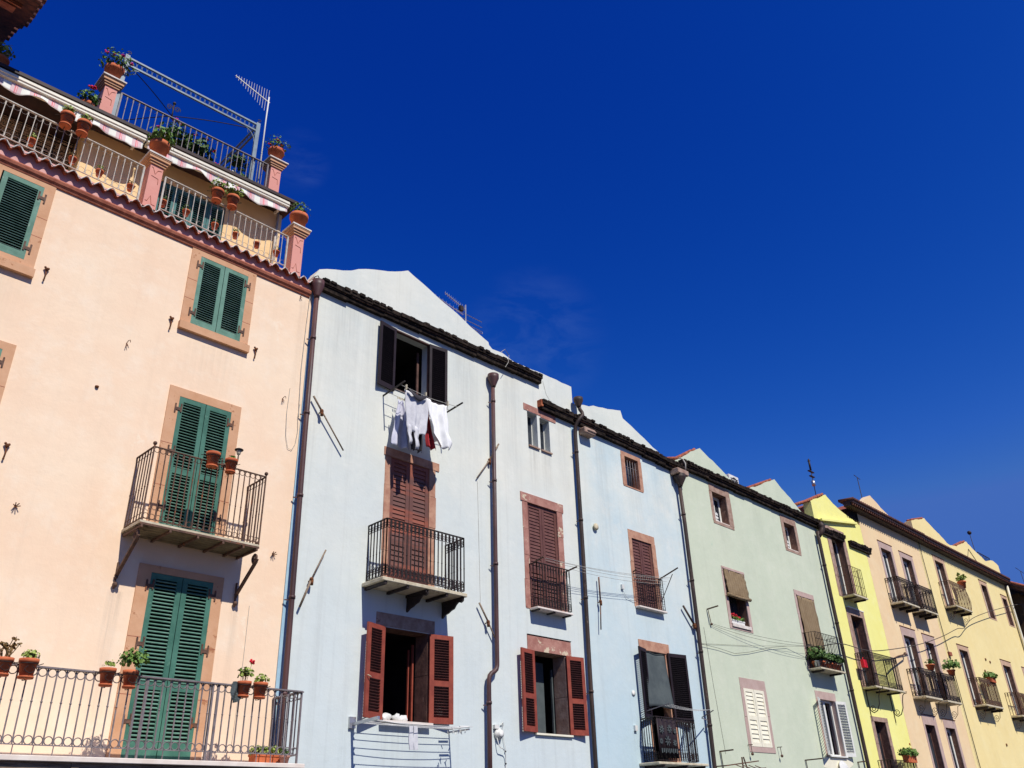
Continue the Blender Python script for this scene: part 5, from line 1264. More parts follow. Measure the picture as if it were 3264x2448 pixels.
G('red_garment', 'red garment hanging between grey and white shirts', 10.46, 0.5, 0, 0, [(0, 11.18, 11.30), (0.35, 11.18, 11.28), (0.8, 11.22, 11.42), (1.12, 11.27, 11.52)], 'cloth_red', seed=3)
G('dark_trousers', 'charcoal garment hanging lowest in the middle of the upper laundry', 10.44, 0.45, 0, 0, [(0, 10.92, 11.2), (0.5, 10.92, 11.16), (1.25, 10.98, 11.16)], 'cloth_dark', seed=4)
G('dark_trousers', 'narrow charcoal leg hanging under the grey shirt sleeve', 10.44, 0.5, 0, 0, [(0, 10.72, 10.95), (0.7, 10.76, 10.92), (1.26, 10.84, 10.95)], 'cloth_dark', seed=6)
G('lilac_top', 'pale lilac tank top hanging closest to the wall on the left', 10.44, 0.25, 0, 0, [(0, 10.62, 10.72), (0.3, 10.58, 10.84), (0.8, 10.50, 10.90), (1.18, 10.46, 10.96)], 'cloth_lilac', seed=8)

rk = empty('clothes_rack', (11.2, -0.4, 3.5), 'white clothes rack with looping lines under the red shuttered window', 'clothes rack')
mb = MB(); mb.mark().bar((9.98, 0, 3.49), (9.98, -0.82, 3.53), 0.05, 0.05); mb.mark().bar((12.4, 0, 3.47), (12.4, -0.62, 3.47), 0.03, 0.03); mb.mark().box(9.9, 10.04, -0.05, 0, 3.42, 3.62); mb.build_each('arm', M['alu'], rk)
mb = MB()
for k, (o_, s) in enumerate(((0.14, 0.01), (0.24, 0.02), (0.36, 0.02), (0.46, 0.05), (0.60, 0.02), (0.72, 0.06))):
    mb.tube([(9.98+2.42*i/10, -o_, 3.51-s*4*(i/10)*(1-i/10)) for i in range(11)], 0.006, 5)
for o_ in (0.19, 0.41, 0.66): mb.tube([(10.03, -o_-0.05, 3.51), (10.0, -o_, 3.51), (10.03, -o_+0.05, 3.51)], 0.018, 5); mb.tube([(12.1, -o_, 3.5), (12.36, -o_, 3.51)], 0.016, 5)
mb.build('lines', M['plastic_white'], rk)
mb = MB(); rk2 = random.Random(3)
for i in range(14): p = Vector((12.05+rk2.random()*0.4, -0.2-rk2.random()*0.4, 3.47)); mb.tube([p, p+Vector((rk2.uniform(-.05, .05), 0, -0.07))], 0.01, 4)
mb.build('pegs', M['plastic_white'], rk)
for i, (x0, x1, lab) in enumerate(((10.86, 10.95, 'patterned grey sock pegged left on the lower rack'), (10.97, 11.06, 'patterned grey sock pegged right on the lower rack'))):
    mb = MB(); vs = []
    for j in range(9):
        t = j/8; vs += [(x0+0.02*t+0.01*math.sin(j), -0.6, 3.46-0.42*t), (x1+0.025*t, -0.61, 3.46-0.42*t)]
    mb.add(vs, [(2*j, 2*j+1, 2*j+3, 2*j+2) for j in range(8)]); o = mb.build('sock', M['cloth_grey'], None, solid=0.02); tag(o, lab, 'laundry')
wb = MB(); r2 = random.Random(5)
for c in ((10.78, -0.0, 3.66), (11.05, 0.02, 3.67), (11.2, 0.0, 3.65)): wb.ball(c, 0.10, 12, (1.1, 0.6, 0.75))
for p in wb.v: p += Vector((r2.uniform(-.018, .018), r2.uniform(-.018, .018), r2.uniform(-.02, .02)))
o = wb.build('crumpled_cloth', M['plastic_white']); tag(o, 'crumpled white plastic bags on the sill of the big red shuttered window', 'bag')

# drying lines between the small balcony and the blue house
t = empty('clothes_line', (17.2, -0.4, 7.6), 'double clothes line strung from the small black balcony to the blue house window', 'clothes line')
mb = MB()
for (a, b) in (((15.2, -0.45, 7.52), (20.4, -0.42, 7.90)), ((15.2, -0.38, 7.50), (20.4, -0.35, 7.84)), ((15.05, -0.5, 7.5), (20.4, -0.5, 7.92)), ((16.25, -0.30, 7.48), (20.45, -0.25, 7.80))):
    a = Vector(a); b = Vector(b); mb.tube([a.lerp(b, k/14)-Vector((0, 0, 0.08*4*(k/14)*(1-k/14))) for k in range(15)], 0.005, 4)
mb.build('lines', M['cable_pale'], t)
mb = MB(); mb.bar((20.5, -0.02, 7.98), (20.5, -0.72, 8.18), 0.03, 0.03); mb.bar((20.52, -0.02, 7.35), (20.52, -0.5, 8.05), 0.016, 0.016); mb.bar((19.28, -0.02, 8.0), (19.28, -0.15, 8.05), 0.03, 0.03); mb.build('arms', M['iron_rust'], t)
t = empty('clothes_line', (20.0, -0.4, 4.3), 'white lines on a black rack along the low blue house balcony', 'clothes line')
mb = MB()
for k in range(4): o_ = 0.72+0.07*k; mb.tube([(19.1+1.9*i/8, -o_, 4.36-0.05*4*(i/8)*(1-i/8)) for i in range(9)], 0.004, 4)
mb.build('lines', M['plastic_white'], t)
mb = MB(); mb.bar((19.0, -0.02, 4.25), (19.0, -0.95, 4.38), 0.02, 0.02); mb.bar((21.0, -0.56, 4.2), (21.0, -0.95, 4.34), 0.02, 0.02); mb.bar((21.0, -0.56, 4.18), (21.9, -0.16, 4.22), 0.02, 0.02); mb.build('arms', M['iron_grey'], t)
t = empty('clothes_line', (25.8, -0.2, 7.0), 'long sagging clothes line on the green wall from a bent arm to the planted balcony', 'clothes line')
mb = MB(); mb.bar((22.9, -0.02, 7.47), (22.9, -0.42, 7.5), 0.035, 0.035); mb.tube([(22.92, -0.04, 7.45), (23.0, -0.04, 7.03)], 0.012, 5); mb.ball((23.0, -0.05, 7.03), 0.04, 6); mb.build('arm', M['iron_rust'], t)
mb = MB()
for s, dz in ((0.10, 0), (0.16, -0.04)): mb.tube([(23.0+5.9*i/16, -0.05-0.3*i/16, 7.05+dz-s*4*(i/16)*(1-i/16)) for i in range(17)], 0.005, 4)
mb.build('lines', M['cable'], t)
t = tag((lambda m: m.tube([(22.3, -0.06, 6.36), (23.2, -0.05, 6.34), (24.1, -0.05, 6.28), (25.0, -0.05, 6.42), (26.4, -0.06, 6.72), (27.6, -0.06, 6.9), (28.95, -0.3, 7.0)], 0.006, 5).tube([(22.3, -0.02, 6.38), (25, -0.02, 6.62), (28.9, -0.2, 7.02)], 0.004, 4).build('hanging_cable', M['cable']))(MB()), 'single slack cable sagging across the green wall below the bent arm line', 'cable')
pts = [(28.95, -0.45, 6.95), (31.26, -0.3, 7.36), (33.4, -0.3, 7.36), (35.33, -0.3, 7.58), (38.9, -0.3, 8.19), (42.1, -0.3, 8.91), (44.64, -0.3, 9.6), (45.6, -0.3, 9.75), (47.38, -0.3, 10.46), (51, -0.3, 11.35), (55.68, -0.3, 12.34), (57.2, -0.4, 12.6)]
mb = MB()
def smooth(pts, k=6):
    P_ = [Vector(p) for p in pts]; out = []
    for i in range(len(P_)-1):
        p0 = P_[max(i-1, 0)]; p1 = P_[i]; p2 = P_[i+1]; p3 = P_[min(i+2, len(P_)-1)]
        for j in range(k):
            t = j/k; out.append(0.5*((2*p1)+(p2-p0)*t+(2*p0-5*p1+4*p2-p3)*t*t+(3*p1-p0-3*p2+p3)*t**3))
    return out+[P_[-1]]
mb.tube(smooth(pts), 0.017, 5); o = mb.build('hanging_cable', M['cable']); tag(o, 'long cable rising across the yellow, peach and cream walls to the far eave', 'cable')
mb = MB(); mb.tube([(35.5, -0.5, 7.26), (36.1, -0.4, 7.40), (37.7, -0.2, 7.70)], [0.03, 0.03, 0.03], 5); mb.ball((37.75, -0.12, 7.72), 0.07, 6); o = mb.build('hanging_cable', M['iron_rust']); tag(o, 'short rusty stay from the yellow house balcony rail to the peach wall', 'cable')
def arm(label, x, z, o1, zd=0.4):
    t = empty('line_arm', (x, 0, z), label, 'line arm'); mb = MB(); mb.bar((x, -0.01, z), (x, -o1, z+0.01), 0.035, 0.035); mb.tube([(x+0.02, -0.03, z), (x+0.05, -0.03, z-zd)], 0.012, 5); mb.build('arm', M['iron_rust'], t)
arm('short iron arm on the green wall beside the blue house drainpipe, low down', 22.55, 3.45, 0.45, 0.5)
arm('iron arm under the white open shutters of the green house', 27.5, 3.36, 0.6, 0.5); arm('iron arm at the bottom right corner of the green wall', 31.3, 3.4, 0.3, 0.4)
for x, s in ((24.14, 'left'), (25.87, 'right')):
    t = empty('shutter_hook', (x, 0, 3.6), 'rusty iron hook %s of the cream closed shutters' % s, 'hook'); mb = MB(); mb.bar((x, 0, 3.68), (x, -0.16, 3.68), 0.02, 0.02); mb.tube([(x, -0.1, 3.68), (x+0.02, -0.1, 3.45)], 0.01, 5); mb.ball((x+0.02, -0.1, 3.43), 0.045, 6); mb.build('hook', M['iron_rust'], t)
t = empty('clothes_rack', (23.2, -0.3, 3.1), 'rusty folding clothes rack at the foot of the blue house right drainpipe', 'clothes rack')
mb = MB(); mb.bar((22.3, -0.3, 3.06), (24.0, -0.35, 3.22), 0.03, 0.03); mb.bar((22.4, -0.5, 2.95), (24.0, -0.55, 3.02), 0.03, 0.03)
for i in range(4): mb.tube([(22.8+0.35*i, -0.3, 3.1), (22.9+0.35*i, -0.5, 3.0)], 0.012, 4)
mb.bar((23.2, -0.3, 3.3), (23.1, -0.35, 2.9), 0.03, 0.03); mb.bar((23.2, -0.35, 3.3), (23.45, -0.3, 2.9), 0.03, 0.03); mb.bar((22.3, 0, 3.06), (22.3, -0.3, 3.06), 0.03, 0.03); mb.build('frame', M['iron_rust'], t)
mb = MB(); mb.lathe([(0.0, 0.02), (0.2, 0.0), (0.34, -0.06), (0.36, -0.07)], (0, 0, 0), 18, Matrix.Translation((30.0, -0.2, 3.1)) @ Matrix.Rotation(RAD(75), 4, 'X')); mb.tube([(30.0, 0, 3.0), (30.0, -0.2, 3.1)], 0.03, 6)
o = mb.build('satellite_dish', M['plastic_white']); tag(o, 'white satellite dish below the open white shutters of the green house', 'dish')
# meter lamp on the white wall
t = empty('electric_meter', (13.78, 0, 3.3), 'round white electric meter with cables right of the bent drainpipe', 'meter')
mb = MB(); mb.lathe([(0, 0.0), (0.12, 0.0), (0.12, 0.05), (0.085, 0.06), (0.08, 0.12), (0.0, 0.13)], (0, 0, 0), 8, Matrix.Translation((13.80, -0.002, 3.50)) @ Matrix.Rotation(RAD(90), 4, 'X')); mb.box(13.66, 13.78, -0.07, 0, 3.60, 3.68); mb.tube([(13.88, -0.02, 3.68), (13.92, -0.05, 3.74), (13.95, -0.02, 3.66)], 0.015, 5); mb.build('case', M['plastic_white'], t)
mb = MB()
mb.tube(smooth([(13.72, -0.06, 3.42), (13.76, -0.10, 3.24), (13.86, -0.10, 3.2), (13.96, -0.06, 3.12), (14.0, -0.03, 2.95), (13.99, -0.03, 2.7), (13.95, -0.03, 2.4)]), 0.011, 5)
mb.tube(smooth([(13.93, -0.03, 3.66), (13.95, -0.03, 3.4), (14.02, -0.03, 3.15)]), 0.007, 5); mb.build('cable', M['plastic_white'], t)
mb = MB(); mb.ball((14.0, -0.03, 3.16), 0.02, 6); mb.ball((14.0, -0.03, 2.92), 0.02, 6); mb.build('clip', M['iron'], t)

# reed blinds
def blindthing(label, x0, x1, z0, z1, bulge, roll):
    t = empty('reed_blind', ((x0+x1)/2, 0, z1), label, 'blind', 'reed blinds on the green house')
    mb = MB(); NX, NZ = 8, 16; vs = []
    for j in range(NZ+1):
        u = j/NZ; z = z1-(z1-z0)*u; y = -0.03-bulge*math.sin(math.pi*0.5*u)**1.3
        for i in range(NX+1): vs.append((x0+(x1-x0)*i/NX+0.012*math.sin(j*1.7), y-0.01*math.sin(i*1.9+j), z))
    n = NX+1
    mb.add(vs, [(j*n+i, j*n+i+1, (j+1)*n+i+1, (j+1)*n+i) for j in range(NZ) for i in range(NX)], smooth=True)
    mb.build('mat', M['blind'], t, solid=0.012)
    if roll:
        mb = MB(); y = -0.03-bulge; mb.tube([(x0-0.05, y, z0-0.02), ((x0+x1)/2, y-0.01, z0-0.05), (x1+0.05, y, z0-0.02)], [0.055, 0.06, 0.055], 12); mb.build('roll', M['blind'], t)
    mb = MB(); mb.box(x0-0.02, x1+0.02, -0.05, -0.012, z1-0.01, z1+0.03)
    for x in (x0+0.3, x1-0.15): mb.box(x-0.01, x+0.01, -0.06, -0.04, z1-0.1, z1)
    mb.build('head_rail', M['stone_mauve'], t)
blindthing('short reed blind rolled halfway up over the geranium window', 24.2, 25.46, 8.14, 8.98, 0.07, True)
blindthing('long reed blind let down over the balcony door with potted plants', 29.05, 30.32, 6.75, 8.86, 0.06, False)
t = empty('fly_curtain', (19.95, -0.1, 5.85), 'dark grey curtain hanging out of the doorway between dark shutters', 'curtain')
mb = MB(); NX, NZ = 12, 14; vs = []
for j in range(NZ+1):
    u = j/NZ
    for i in range(NX+1): v_ = i/NX; vs.append((19.42+(0.94+0.06*u)*v_-0.16*u*(1-v_)-0.02*u, 0.02-0.16*u-0.015*math.sin(v_*8+u*3), 5.86-1.46*u+0.05*v_*u+(0.03*math.sin(v_*6) if j == NZ else 0)))
n = NX+1; mb.add(vs, [(j*n+i, j*n+i+1, (j+1)*n+i+1, (j+1)*n+i) for j in range(NZ) for i in range(NX)], smooth=True); mb.build('cloth', M['net'], t, solid=0.006)
mb = MB(); mb.tube([(19.46, -0.02, 5.86), (20.4, -0.02, 5.86)], 0.012, 5); mb.build('rod', M['iron'], t)
# patterned cover on the low blue balcony
t = empty('balcony_cover', (19.8, -0.62, 3.6), 'black cover with pale starry flowers on the low blue house balcony', 'cloth')
mb = MB(); vs = []
for i in range(21):
    x = 18.82+0.82*i/20; yy = -0.61-0.012*math.sin(i*1.4); vs += [(x, yy, 3.14), (x, yy, 4.05)]
mb.add(vs, [(2*i, 2*i+2, 2*i+3, 2*i+1) for i in range(20)], smooth=True); mb.build('cloth', M['cloth_dark'], t, solid=0.005); t.children[0].data.materials[0] = M['dark_paint']
mb = MB()
for cx, cz, s in ((18.98, 3.80, 0.10), (19.32, 3.82, 0.10), (18.92, 3.52, 0.07), (19.2, 3.54, 0.12), (19.5, 3.50, 0.08), (19.55, 3.78, 0.06)):
    for k in range(8):
        a = k*math.pi/4+cx; mb.bar((cx+s*0.25*math.cos(a), -0.632, cz+s*0.25*math.sin(a)), (cx+s*math.cos(a), -0.632, cz+s*math.sin(a)), 0.012, 0.025)
for i in range(9): mb.box(18.9+i*0.08, 18.94+i*0.08, -0.634, -0.626, 3.25+0.02*(i % 2), 3.36)
mb.build('flower_print', M['net'], t)
# ================================================================ flower pots
def leaves(mb, c, R_, n, size, rr, flat=0.8, up=0.3, droop=0.0):
    c = Vector(c); R_ *= 1.15; n = int(n*1.5); size *= 1.1
    for i in range(n):
        th = rr.uniform(0, 2*math.pi); ph = math.acos(rr.uniform(-0.35, 1)); r = R_*rr.uniform(0.35, 1.0)
        p = c+Vector((r*math.sin(ph)*math.cos(th), r*math.sin(ph)*math.sin(th), r*math.cos(ph)*flat))
        nrm = (p-c).normalized()+Vector((rr.uniform(-.6, .6), rr.uniform(-.6, .6), up+rr.uniform(-.4, .6))); nrm.normalize()
        a = nrm.orthogonal().normalized(); a = Matrix.Rotation(rr.uniform(0, 6.28), 3, nrm) @ a; b = nrm.cross(a); s = size*rr.uniform(0.6, 1.3)
        k = nrm*(-s*0.22)
        mb.add([p-a*s*0.5, p-a*s*0.15+b*s*0.42, p+a*s*0.4+b*s*0.25+k, p+a*s*0.55+k, p+a*s*0.4-b*s*0.25+k, p-a*s*0.15-b*s*0.42], [(0, 1, 2, 3), (0, 3, 4, 5)])
def blooms(mb, pts, s, rr):
    s *= 1.35
    for p in pts:
        for k in range(7): mb.ball((p[0]+rr.uniform(-s, s)*0.7, p[1]+rr.uniform(-s, s)*0.7, p[2]+rr.uniform(-s, s)*0.6), s*0.45, 6)
NP = [0]
def pot(label, x, out, z, r, h, plant='leaf', pr=0.14, n=60, ls=0.045, flowers=None, fm='flower_red', ring=None, cat='flower pot', grp=None, hang=None, box=None, mat='pot', stems=False, xf=None, name='flower_pot', py=0.0):
    NP[0] += 1; rr = random.Random(NP[0]*13+1); y = -out
    base = xf(Vector((x, y, z))) if xf else Vector((x, y, z))
    t = empty(name, base, label, cat, grp); x, y, z = base
    mb = MB()
    if box: mb.box(x-box/2, x+box/2, y-0.1, y+0.1, z, z+h); mb.box(x-box/2-0.012, x+box/2+0.012, y-0.112, y+0.112, z+h-0.035, z+h+0.005)
    else: mb.lathe([(r*0.62, 0), (r*0.70, 0.004), (r*0.92, h*0.76), (r*1.05, h*0.77), (r*1.08, h), (r*0.96, h), (r*0.9, h*0.86)], (x, y, z), 22)
    mb.build('pot', M[mat], t)
    if not box:
        mb = MB(); mb.lathe([(r*0.9, h*0.86), (0.01, h*0.9)], (x, y, z), 14); mb.build('soil', M['soil'], t)
        if ring: mb = MB(); mb.lathe([(r*0.6, -0.02), (r*0.82, -0.018), (r*0.86, 0.012), (r*0.8, 0.012), (r*0.7, -0.004)], (x, y, z), 18); mb.build('saucer', M[mat], t)
    if plant:
        mb = MB(); w_ = (box or 0)
        if w_:
            for i in range(max(2, int(w_/0.15))): leaves(mb, (x-w_/2+w_*(i+0.5)/max(2, int(w_/0.15)), y, z+h+pr*0.3), pr, n//2, ls, rr)
        else: leaves(mb, (x, y-0.15*pr, z+h+pr*0.5+py), pr*1.08, n, ls, rr)
        mb.build('foliage', M[plant], t)
    if stems:
        mb = MB(); tips = []
        for i in range(stems):
            a = rr.uniform(0, 6.28); q = Vector((x+rr.uniform(-1, 1)*r*0.5, y+rr.uniform(-1, 1)*r*0.5, z+h*0.9)); e = q+Vector((math.cos(a)*pr*0.8, math.sin(a)*pr*0.5, pr*rr.uniform(0.8, 1.7))); mb.tube([q, q.lerp(e, 0.5)+Vector((rr.uniform(-.03, .03), 0, .02)), e], 0.006, 4); tips.append(e)
        mb.build('stems', M['leaf_dry'], t)
        mb = MB()
        for e in tips: leaves(mb, e, 0.035, 7, ls*0.9, rr)
        mb.build('leaf_tips', M[plant or 'leaf_dry'], t)
    if flowers:
        mb = MB(); blooms(mb, [(x+a, y+b, z+h+c) for a, b, c in flowers], 0.035, rr); mb.build('blossom', M[fm], t)
        mb = MB()
        for a, b, c in flowers: mb.tube([(x+a*0.3, y+b*0.3, z+h), (x+a, y+b, z+h+c)], 0.004, 4)
        mb.build('flower_stalk', M['leaf'], t)
    if ring:   # iron ring holder with scrolls, hooked to the rail behind
        mb = MB()
        mb.tube([(x+(r*1.0)*math.cos(a), y+(r*1.0)*math.sin(a), z+h*0.72) for a in [2*math.pi*k/18 for k in range(18)]], 0.006, 5, True)
        mb.tube([(x-r*1.1, y+0.02, z+h*0.72), (x-r*1.5, y+ring, z+h*0.86)], 0.006, 5); mb.tube([(x+r*1.1, y+0.02, z+h*0.72), (x+r*1.6, y-0.01, z+h*0.82)], 0.006, 5)
        mb.tube([(x, y+ring, z+h*0.8), (x, y+ring, z-0.03), (x, y, z-0.035)], 0.007, 5)
        for s in (-1, 1): mb.tube([(x+s*r*0.9*math.sin(a*0.9)*(1-a/4), y-r*1.03+0.01*a, z+h*0.16+h*0.16*a) for a in [k*0.35 for k in range(10)]], 0.005, 4)
        mb.build('holder', M['iron'], t)
    if hang:
        mb = MB()
        for a in (0.5, 2.6, 4.7): mb.tube([(x+r*math.cos(a), y+r*math.sin(a), z+h), (x, y, z+h+hang)], 0.003, 4)
        mb.build('cord', M['cable'], t)
    return t
g1 = 'pots clipped on the first floor balcony rail'
pot('terracotta pot of dry twiggy plant at the left edge of the long balcony', 3.60, 1.03, 3.67, 0.105, 0.21, 'leaf_dry', 0.16, 16, 0.035, ring=0.11, stems=16, grp=g1)
pot('terracotta pot of pale succulents, second from left on the long balcony', 3.90, 1.03, 3.66, 0.118, 0.235, 'leaf_yellow', 0.09, 70, 0.04, ring=0.11, grp=g1)
pot('terracotta pot with small lime green sprig left of the lower green door', 4.965, 1.03, 3.65, 0.108, 0.225, 'leaf_yellow', 0.075, 30, 0.04, ring=0.11, grp=g1, py=0.02)
pot('terracotta pot overflowing with dark green leaves before the lower green door', 5.30, 1.03, 3.65, 0.108, 0.225, 'leaf', 0.19, 170, 0.05, ring=0.11, grp=g1, py=0.05)
pot('terracotta pot with one tall red geranium right of the lower green door', 7.13, 1.03, 3.66, 0.105, 0.22, 'leaf_yellow', 0.12, 46, 0.05, flowers=[(0.1, 0, 0.32)], ring=0.11, grp=g1, py=0.06, stems=4)
pot('rightmost terracotta pot on the long balcony, low pale green plant', 7.42, 1.03, 3.66, 0.11, 0.225, 'leaf_yellow', 0.10, 60, 0.04, ring=0.11, grp=g1)
o = MB(); vs = []; NB = 9
for j in range(NB+1):
    u = j/NB; wd = 0.045+0.075*math.sin(min(1, u*1.25)*math.pi*0.62)*(1-max(0, u-0.75)*2.6)
    for i in range(9): v_ = i/8-0.5; vs.append((6.985+0.03*u+wd*1.5*v_, -1.02-0.03*math.cos(v_*7+u*4)-0.012*math.sin(u*9+i), 3.87-0.31*u+0.03*v_*u))
o.add(vs, [(j*9+i, j*9+i+1, (j+1)*9+i+1, (j+1)*9+i) for j in range(NB) for i in range(8)])
o = o.build('plastic_bag', M['net'], solid=0.008); tag(o, 'crumpled grey bag tied to the long balcony rail beside the tall geranium', 'bag')
pot('brown planter box with spiky agave in the right corner of the long balcony', 7.98, 0.45, 2.715, 0.1, 0.16, 'leaf_yellow', 0.13, 60, 0.07, box=0.5, grp=None, name='planter_box', cat='planter')
pot('pink pot of low succulents in the right front corner of the long balcony', 8.18, 0.7, 2.715, 0.085, 0.13, 'leaf_dark', 0.08, 30, 0.04, mat='stone_pink')
g2 = 'pots on the second floor balcony rail'
pot('left terracotta pot without a plant on the small upper pink house balcony', 6.16, 0.83, 7.39, 0.115, 0.25, None, ring=0.11, grp=g2)
pot('right terracotta pot with a trailing green sprig on the small upper balcony', 6.51, 0.83, 7.38, 0.105, 0.23, 'leaf', 0.06, 24, 0.045, ring=0.11, grp=g2)
t = empty('solar_lamp', (6.61, -0.86, 7.6), 'small solar garden lamp stuck in the right pot of the upper balcony', 'lamp')
mb = MB(); mb.lathe([(0.012, 0), (0.012, 0.12), (0.03, 0.13), (0.04, 0.17), (0.045, 0.21)], (6.61, -0.86, 7.6), 12); mb.build('glass_body', M['slab'], t)
mb = MB(); mb.lathe([(0.075, 0.21), (0.078, 0.225), (0.04, 0.245), (0.0, 0.25)], (6.61, -0.86, 7.6), 14); mb.build('cap', M['iron'], t)
g3 = 'pots clipped on the terrace railing'
for lab, x, z in (('round pot in an iron ring, left of a pair on the left terrace rail', 2.70, 13.52), ('round pot in an iron ring, right of a pair on the left terrace rail', 3.0, 13.52), ('pot with bushy yellowish plant clipped before the teal terrace doors', 5.75, 13.49), ('pot with a small tree like succulent clipped before the teal terrace doors', 6.10, 13.52)):
    pot(lab, x, 0.13, z, 0.122, 0.27, 'leaf_yellow', 0.11 if x < 5 else 0.17, 60, 0.045, py=0.04, ring=0.11, grp=g3, stems=(8 if x > 5 else False))
g4 = 'small pots hung behind the terrace railing'
for lab, x, z, p in (('small red pot hung far left before the reed screen', 2.30, 12.93, 'leaf_yellow'), ('small pot hung by the right end of the reed screen', 3.02, 12.95, 'leaf_dry'), ('small hung pot with yellow green tuft on the sunlit left terrace wall', 3.52, 12.94, 'leaf_yellow'),
    ('small hung pot with sparse twigs just left of the middle pillar', 4.12, 12.94, 'leaf_dry'), ('small hung pot just right of the middle pillar', 4.78, 12.93, 'leaf_dark'), ('bright small hung pot before the left teal shutter', 5.27, 12.96, 'leaf'),
    ('small hung pot among dark sprigs before the right teal shutter', 5.90, 12.96, 'leaf_dark'), ('small hung basket of pale succulents right of the teal doors', 6.38, 12.97, 'leaf_yellow'), ('empty looking small red pot hung at the right of the terrace', 6.88, 12.98, None), ('dark small pot hung at the right end of the terrace rail', 7.36, 13.0, 'leaf_dark')):
    pot(lab, x, -0.10, z, 0.072, 0.13, p, 0.085, 34, 0.03, hang=0.42, grp=g4)
g5 = 'big pots on the terrace pillars'
pot('large pot on the middle pillar of the terrace with pelargonium leaves', 4.50, -0.12, 13.965, 0.19, 0.44, 'leaf', 0.26, 70, 0.08, grp=g5, flowers=[(-0.04, -0.05, 0.08)], fm='flower_white')
pot('large pot on the right corner pillar of the terrace with low green plant', 7.83, -0.12, 13.965, 0.20, 0.42, 'leaf', 0.22, 110, 0.05, grp=g5)
pot('large pot on the upper left pillar with magenta and orange geraniums', 3.63, -1.42, 16.465, 0.195, 0.42, 'leaf', 0.31, 170, 0.055, flowers=[(-0.1, 0, 0.42), (0.05, -0.2, 0.3), (-0.26, -0.05, 0.34), (0.25, -0.2, 0.2)], fm='flower_magenta', grp=g5, xf=tilt)
pot('large pot on the upper right pillar with red geraniums and silvery leaves', 7.71, -1.42, 16.465, 0.19, 0.42, 'leaf', 0.28, 150, 0.045, flowers=[(0.12, 0, 0.26), (-0.2, 0, 0.12), (0.15, -0.05, 0.1), (-0.05, -0.1, 0.3)], grp=g5, xf=tilt)
g6 = 'planters on the roof terrace'
pot('pot of red geranium left of the upper left pillar at the awning edge', 3.24, -1.25, 15.10, 0.14, 0.34, 'leaf', 0.2, 130, 0.06, flowers=[(0.02, -0.05, 0.46), (-0.04, -0.08, 0.44), (0.06, -0.08, 0.44)], grp=g6, xf=tilt)
pot('terracotta planter with a tall magenta geranium behind the roof railing', 5.25, -1.75, 15.35, 0.2, 0.35, 'leaf', 0.36, 330, 0.075, flowers=[(-0.04, -0.15, 0.80), (0.07, -0.15, 0.78), (-0.13, -0.2, 0.72), (-0.42, -0.2, 0.3)], fm='flower_magenta', grp=g6, xf=tilt, py=0.15)
pot('planter with a wide red geranium bush right of the tall magenta one', 5.78, -1.75, 15.35, 0.2, 0.25, 'leaf_dark', 0.42, 420, 0.08, flowers=[(-0.15, -0.35, 0.55), (0.15, -0.35, 0.6), (0.38, -0.3, 0.4), (0.52, -0.2, 0.15)], grp=g6, xf=tilt, py=0.05)
pot('planter with a tall leafy shrub and a white lily near the upper right pillar', 7.13, -1.85, 15.2, 0.2, 0.25, 'leaf', 0.3, 260, 0.07, flowers=[(-0.32, -0.1, 0.45), (-0.4, -0.1, 0.4)], fm='flower_white', grp=g6, xf=tilt, py=0.1)
pot('second leafy shrub behind the pergola post near the upper right pillar', 7.0, -2.0, 15.6, 0.12, 0.2, 'leaf_dark', 0.26, 160, 0.07, grp=g6, xf=tilt, py=0.55, stems=5)
pot('pot of pale flowering plant at the left edge above the awning', 1.55, -1.2, 15.2, 0.16, 0.3, 'leaf_yellow', 0.17, 60, 0.07, grp=g6, xf=tilt, flowers=[(0.1, 0, 0.22)], fm='flower_white', py=0.12)
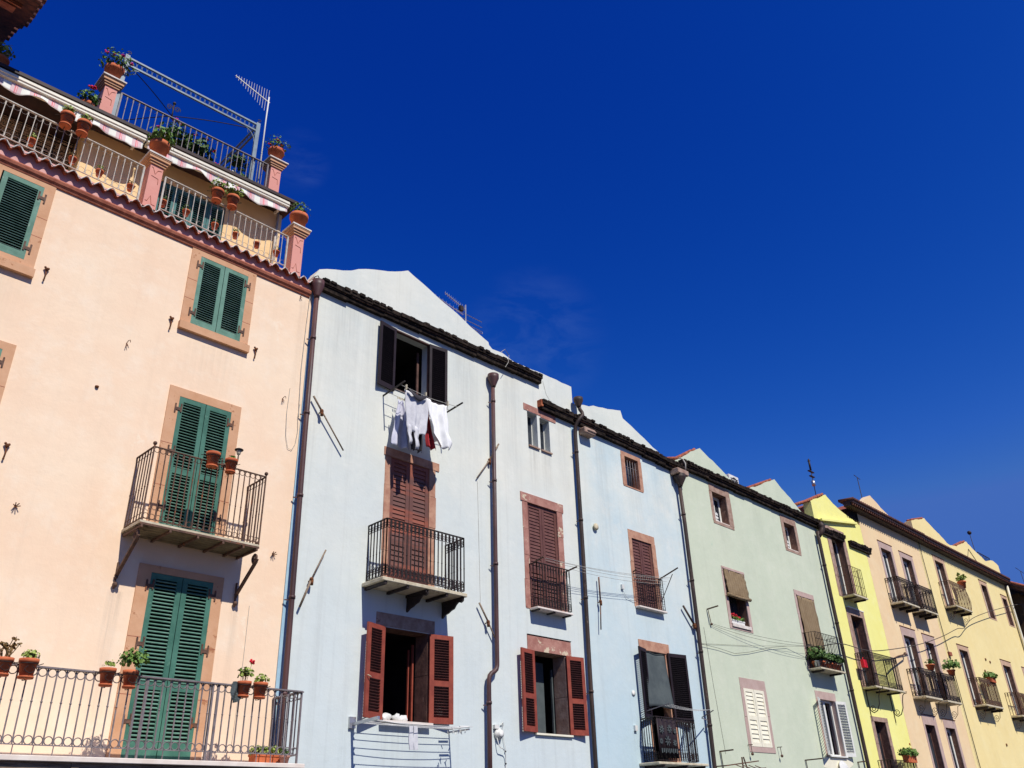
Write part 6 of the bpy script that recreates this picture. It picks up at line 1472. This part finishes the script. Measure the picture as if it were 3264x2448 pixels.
# further houses
pot('window box of red geraniums under the short reed blind', 24.72, -0.12, 7.24, 0.1, 0.14, 'leaf', 0.14, 90, 0.06, box=0.8, flowers=[(-0.35, -0.1, 0.15), (-0.22, -0.1, 0.17), (-0.1, -0.12, 0.15), (0.03, -0.1, 0.12), (0.12, -0.1, 0.1), (-0.28, -0.1, 0.1)], cat='window box', name='window_box', mat='plastic_white')
g7 = 'plants on the green house balcony'
for lab, x, o_, r, pr_, n in (('large dark leafy plant at the left of the green house balcony', 29.15, 0.25, 0.17, 0.34, 200), ('terracotta pot at the front corner of the green house balcony', 29.3, 0.33, 0.14, 0.2, 60),
    ('leafy pot in the middle of the green house balcony', 29.95, 0.32, 0.13, 0.24, 130), ('pot right of the middle on the green house balcony', 30.25, 0.33, 0.12, 0.22, 110), ('rightmost leafy pot on the green house balcony', 30.6, 0.32, 0.12, 0.2, 110)):
    pot(lab, x, o_, 6.31, r, 0.22, 'leaf_dark', pr_, n, 0.09, grp=g7, py=0.03)
t = empty('red_bag', (32.9, -0.3, 6.6), 'bright red bag hung inside the yellow house middle balcony', 'bag'); mb = MB(); mb.box(32.80, 33.12, -0.36, -0.24, 6.68, 6.96); mb.tube([(32.88, -0.3, 6.95), (32.95, -0.3, 7.05), (33.03, -0.3, 6.95)], 0.01, 4); mb.build('bag', M['flower_red'], t)
pot('terracotta trough with orange and green plant on the lowest yellow house balcony', 34.7, 0.5, 3.44, 0.1, 0.24, 'leaf', 0.24, 150, 0.08, box=0.8, flowers=[(0.3, 0, 0.4), (0.35, 0, 0.25), (0.5, 0, 0.12)], fm='flower_orange', cat='planter', name='planter_box', py=0.1)
pot('terracotta pot on the bellied rusty balcony rail of the cream house', 46.75, 0.45, 11.86, 0.2, 0.34, 'leaf_yellow', 0.26, 60, 0.1, cat='flower pot', stems=7)
pot('terracotta pot on the left black balcony rail, middle floor of the peach house', 39.2, 0.5, 7.14, 0.17, 0.24, 'leaf_dark', 0.16, 40, 0.09)
pot('pot of drooping green on the right black balcony rail, middle floor of the peach house', 41.6, 0.5, 7.14, 0.17, 0.24, 'leaf', 0.34, 150, 0.1)
pot('terracotta trough with trailing green on the lower rusty balcony of the cream house', 46.9, 0.5, 7.30, 0.1, 0.22, 'leaf', 0.24, 130, 0.1, box=0.7, cat='planter', name='planter_box')
t = empty('gas_bottle', (29.05, -0.15, 6.3), 'grey bucket standing by the left end of the green house balcony', 'bucket'); t.name = 'bucket'; mb = MB(); mb.lathe([(0.09, 0), (0.12, 0.22), (0.125, 0.22), (0.11, 0.2)], (29.08, -0.3, 6.31), 14); mb.build('pail', M['plastic_white'], t)
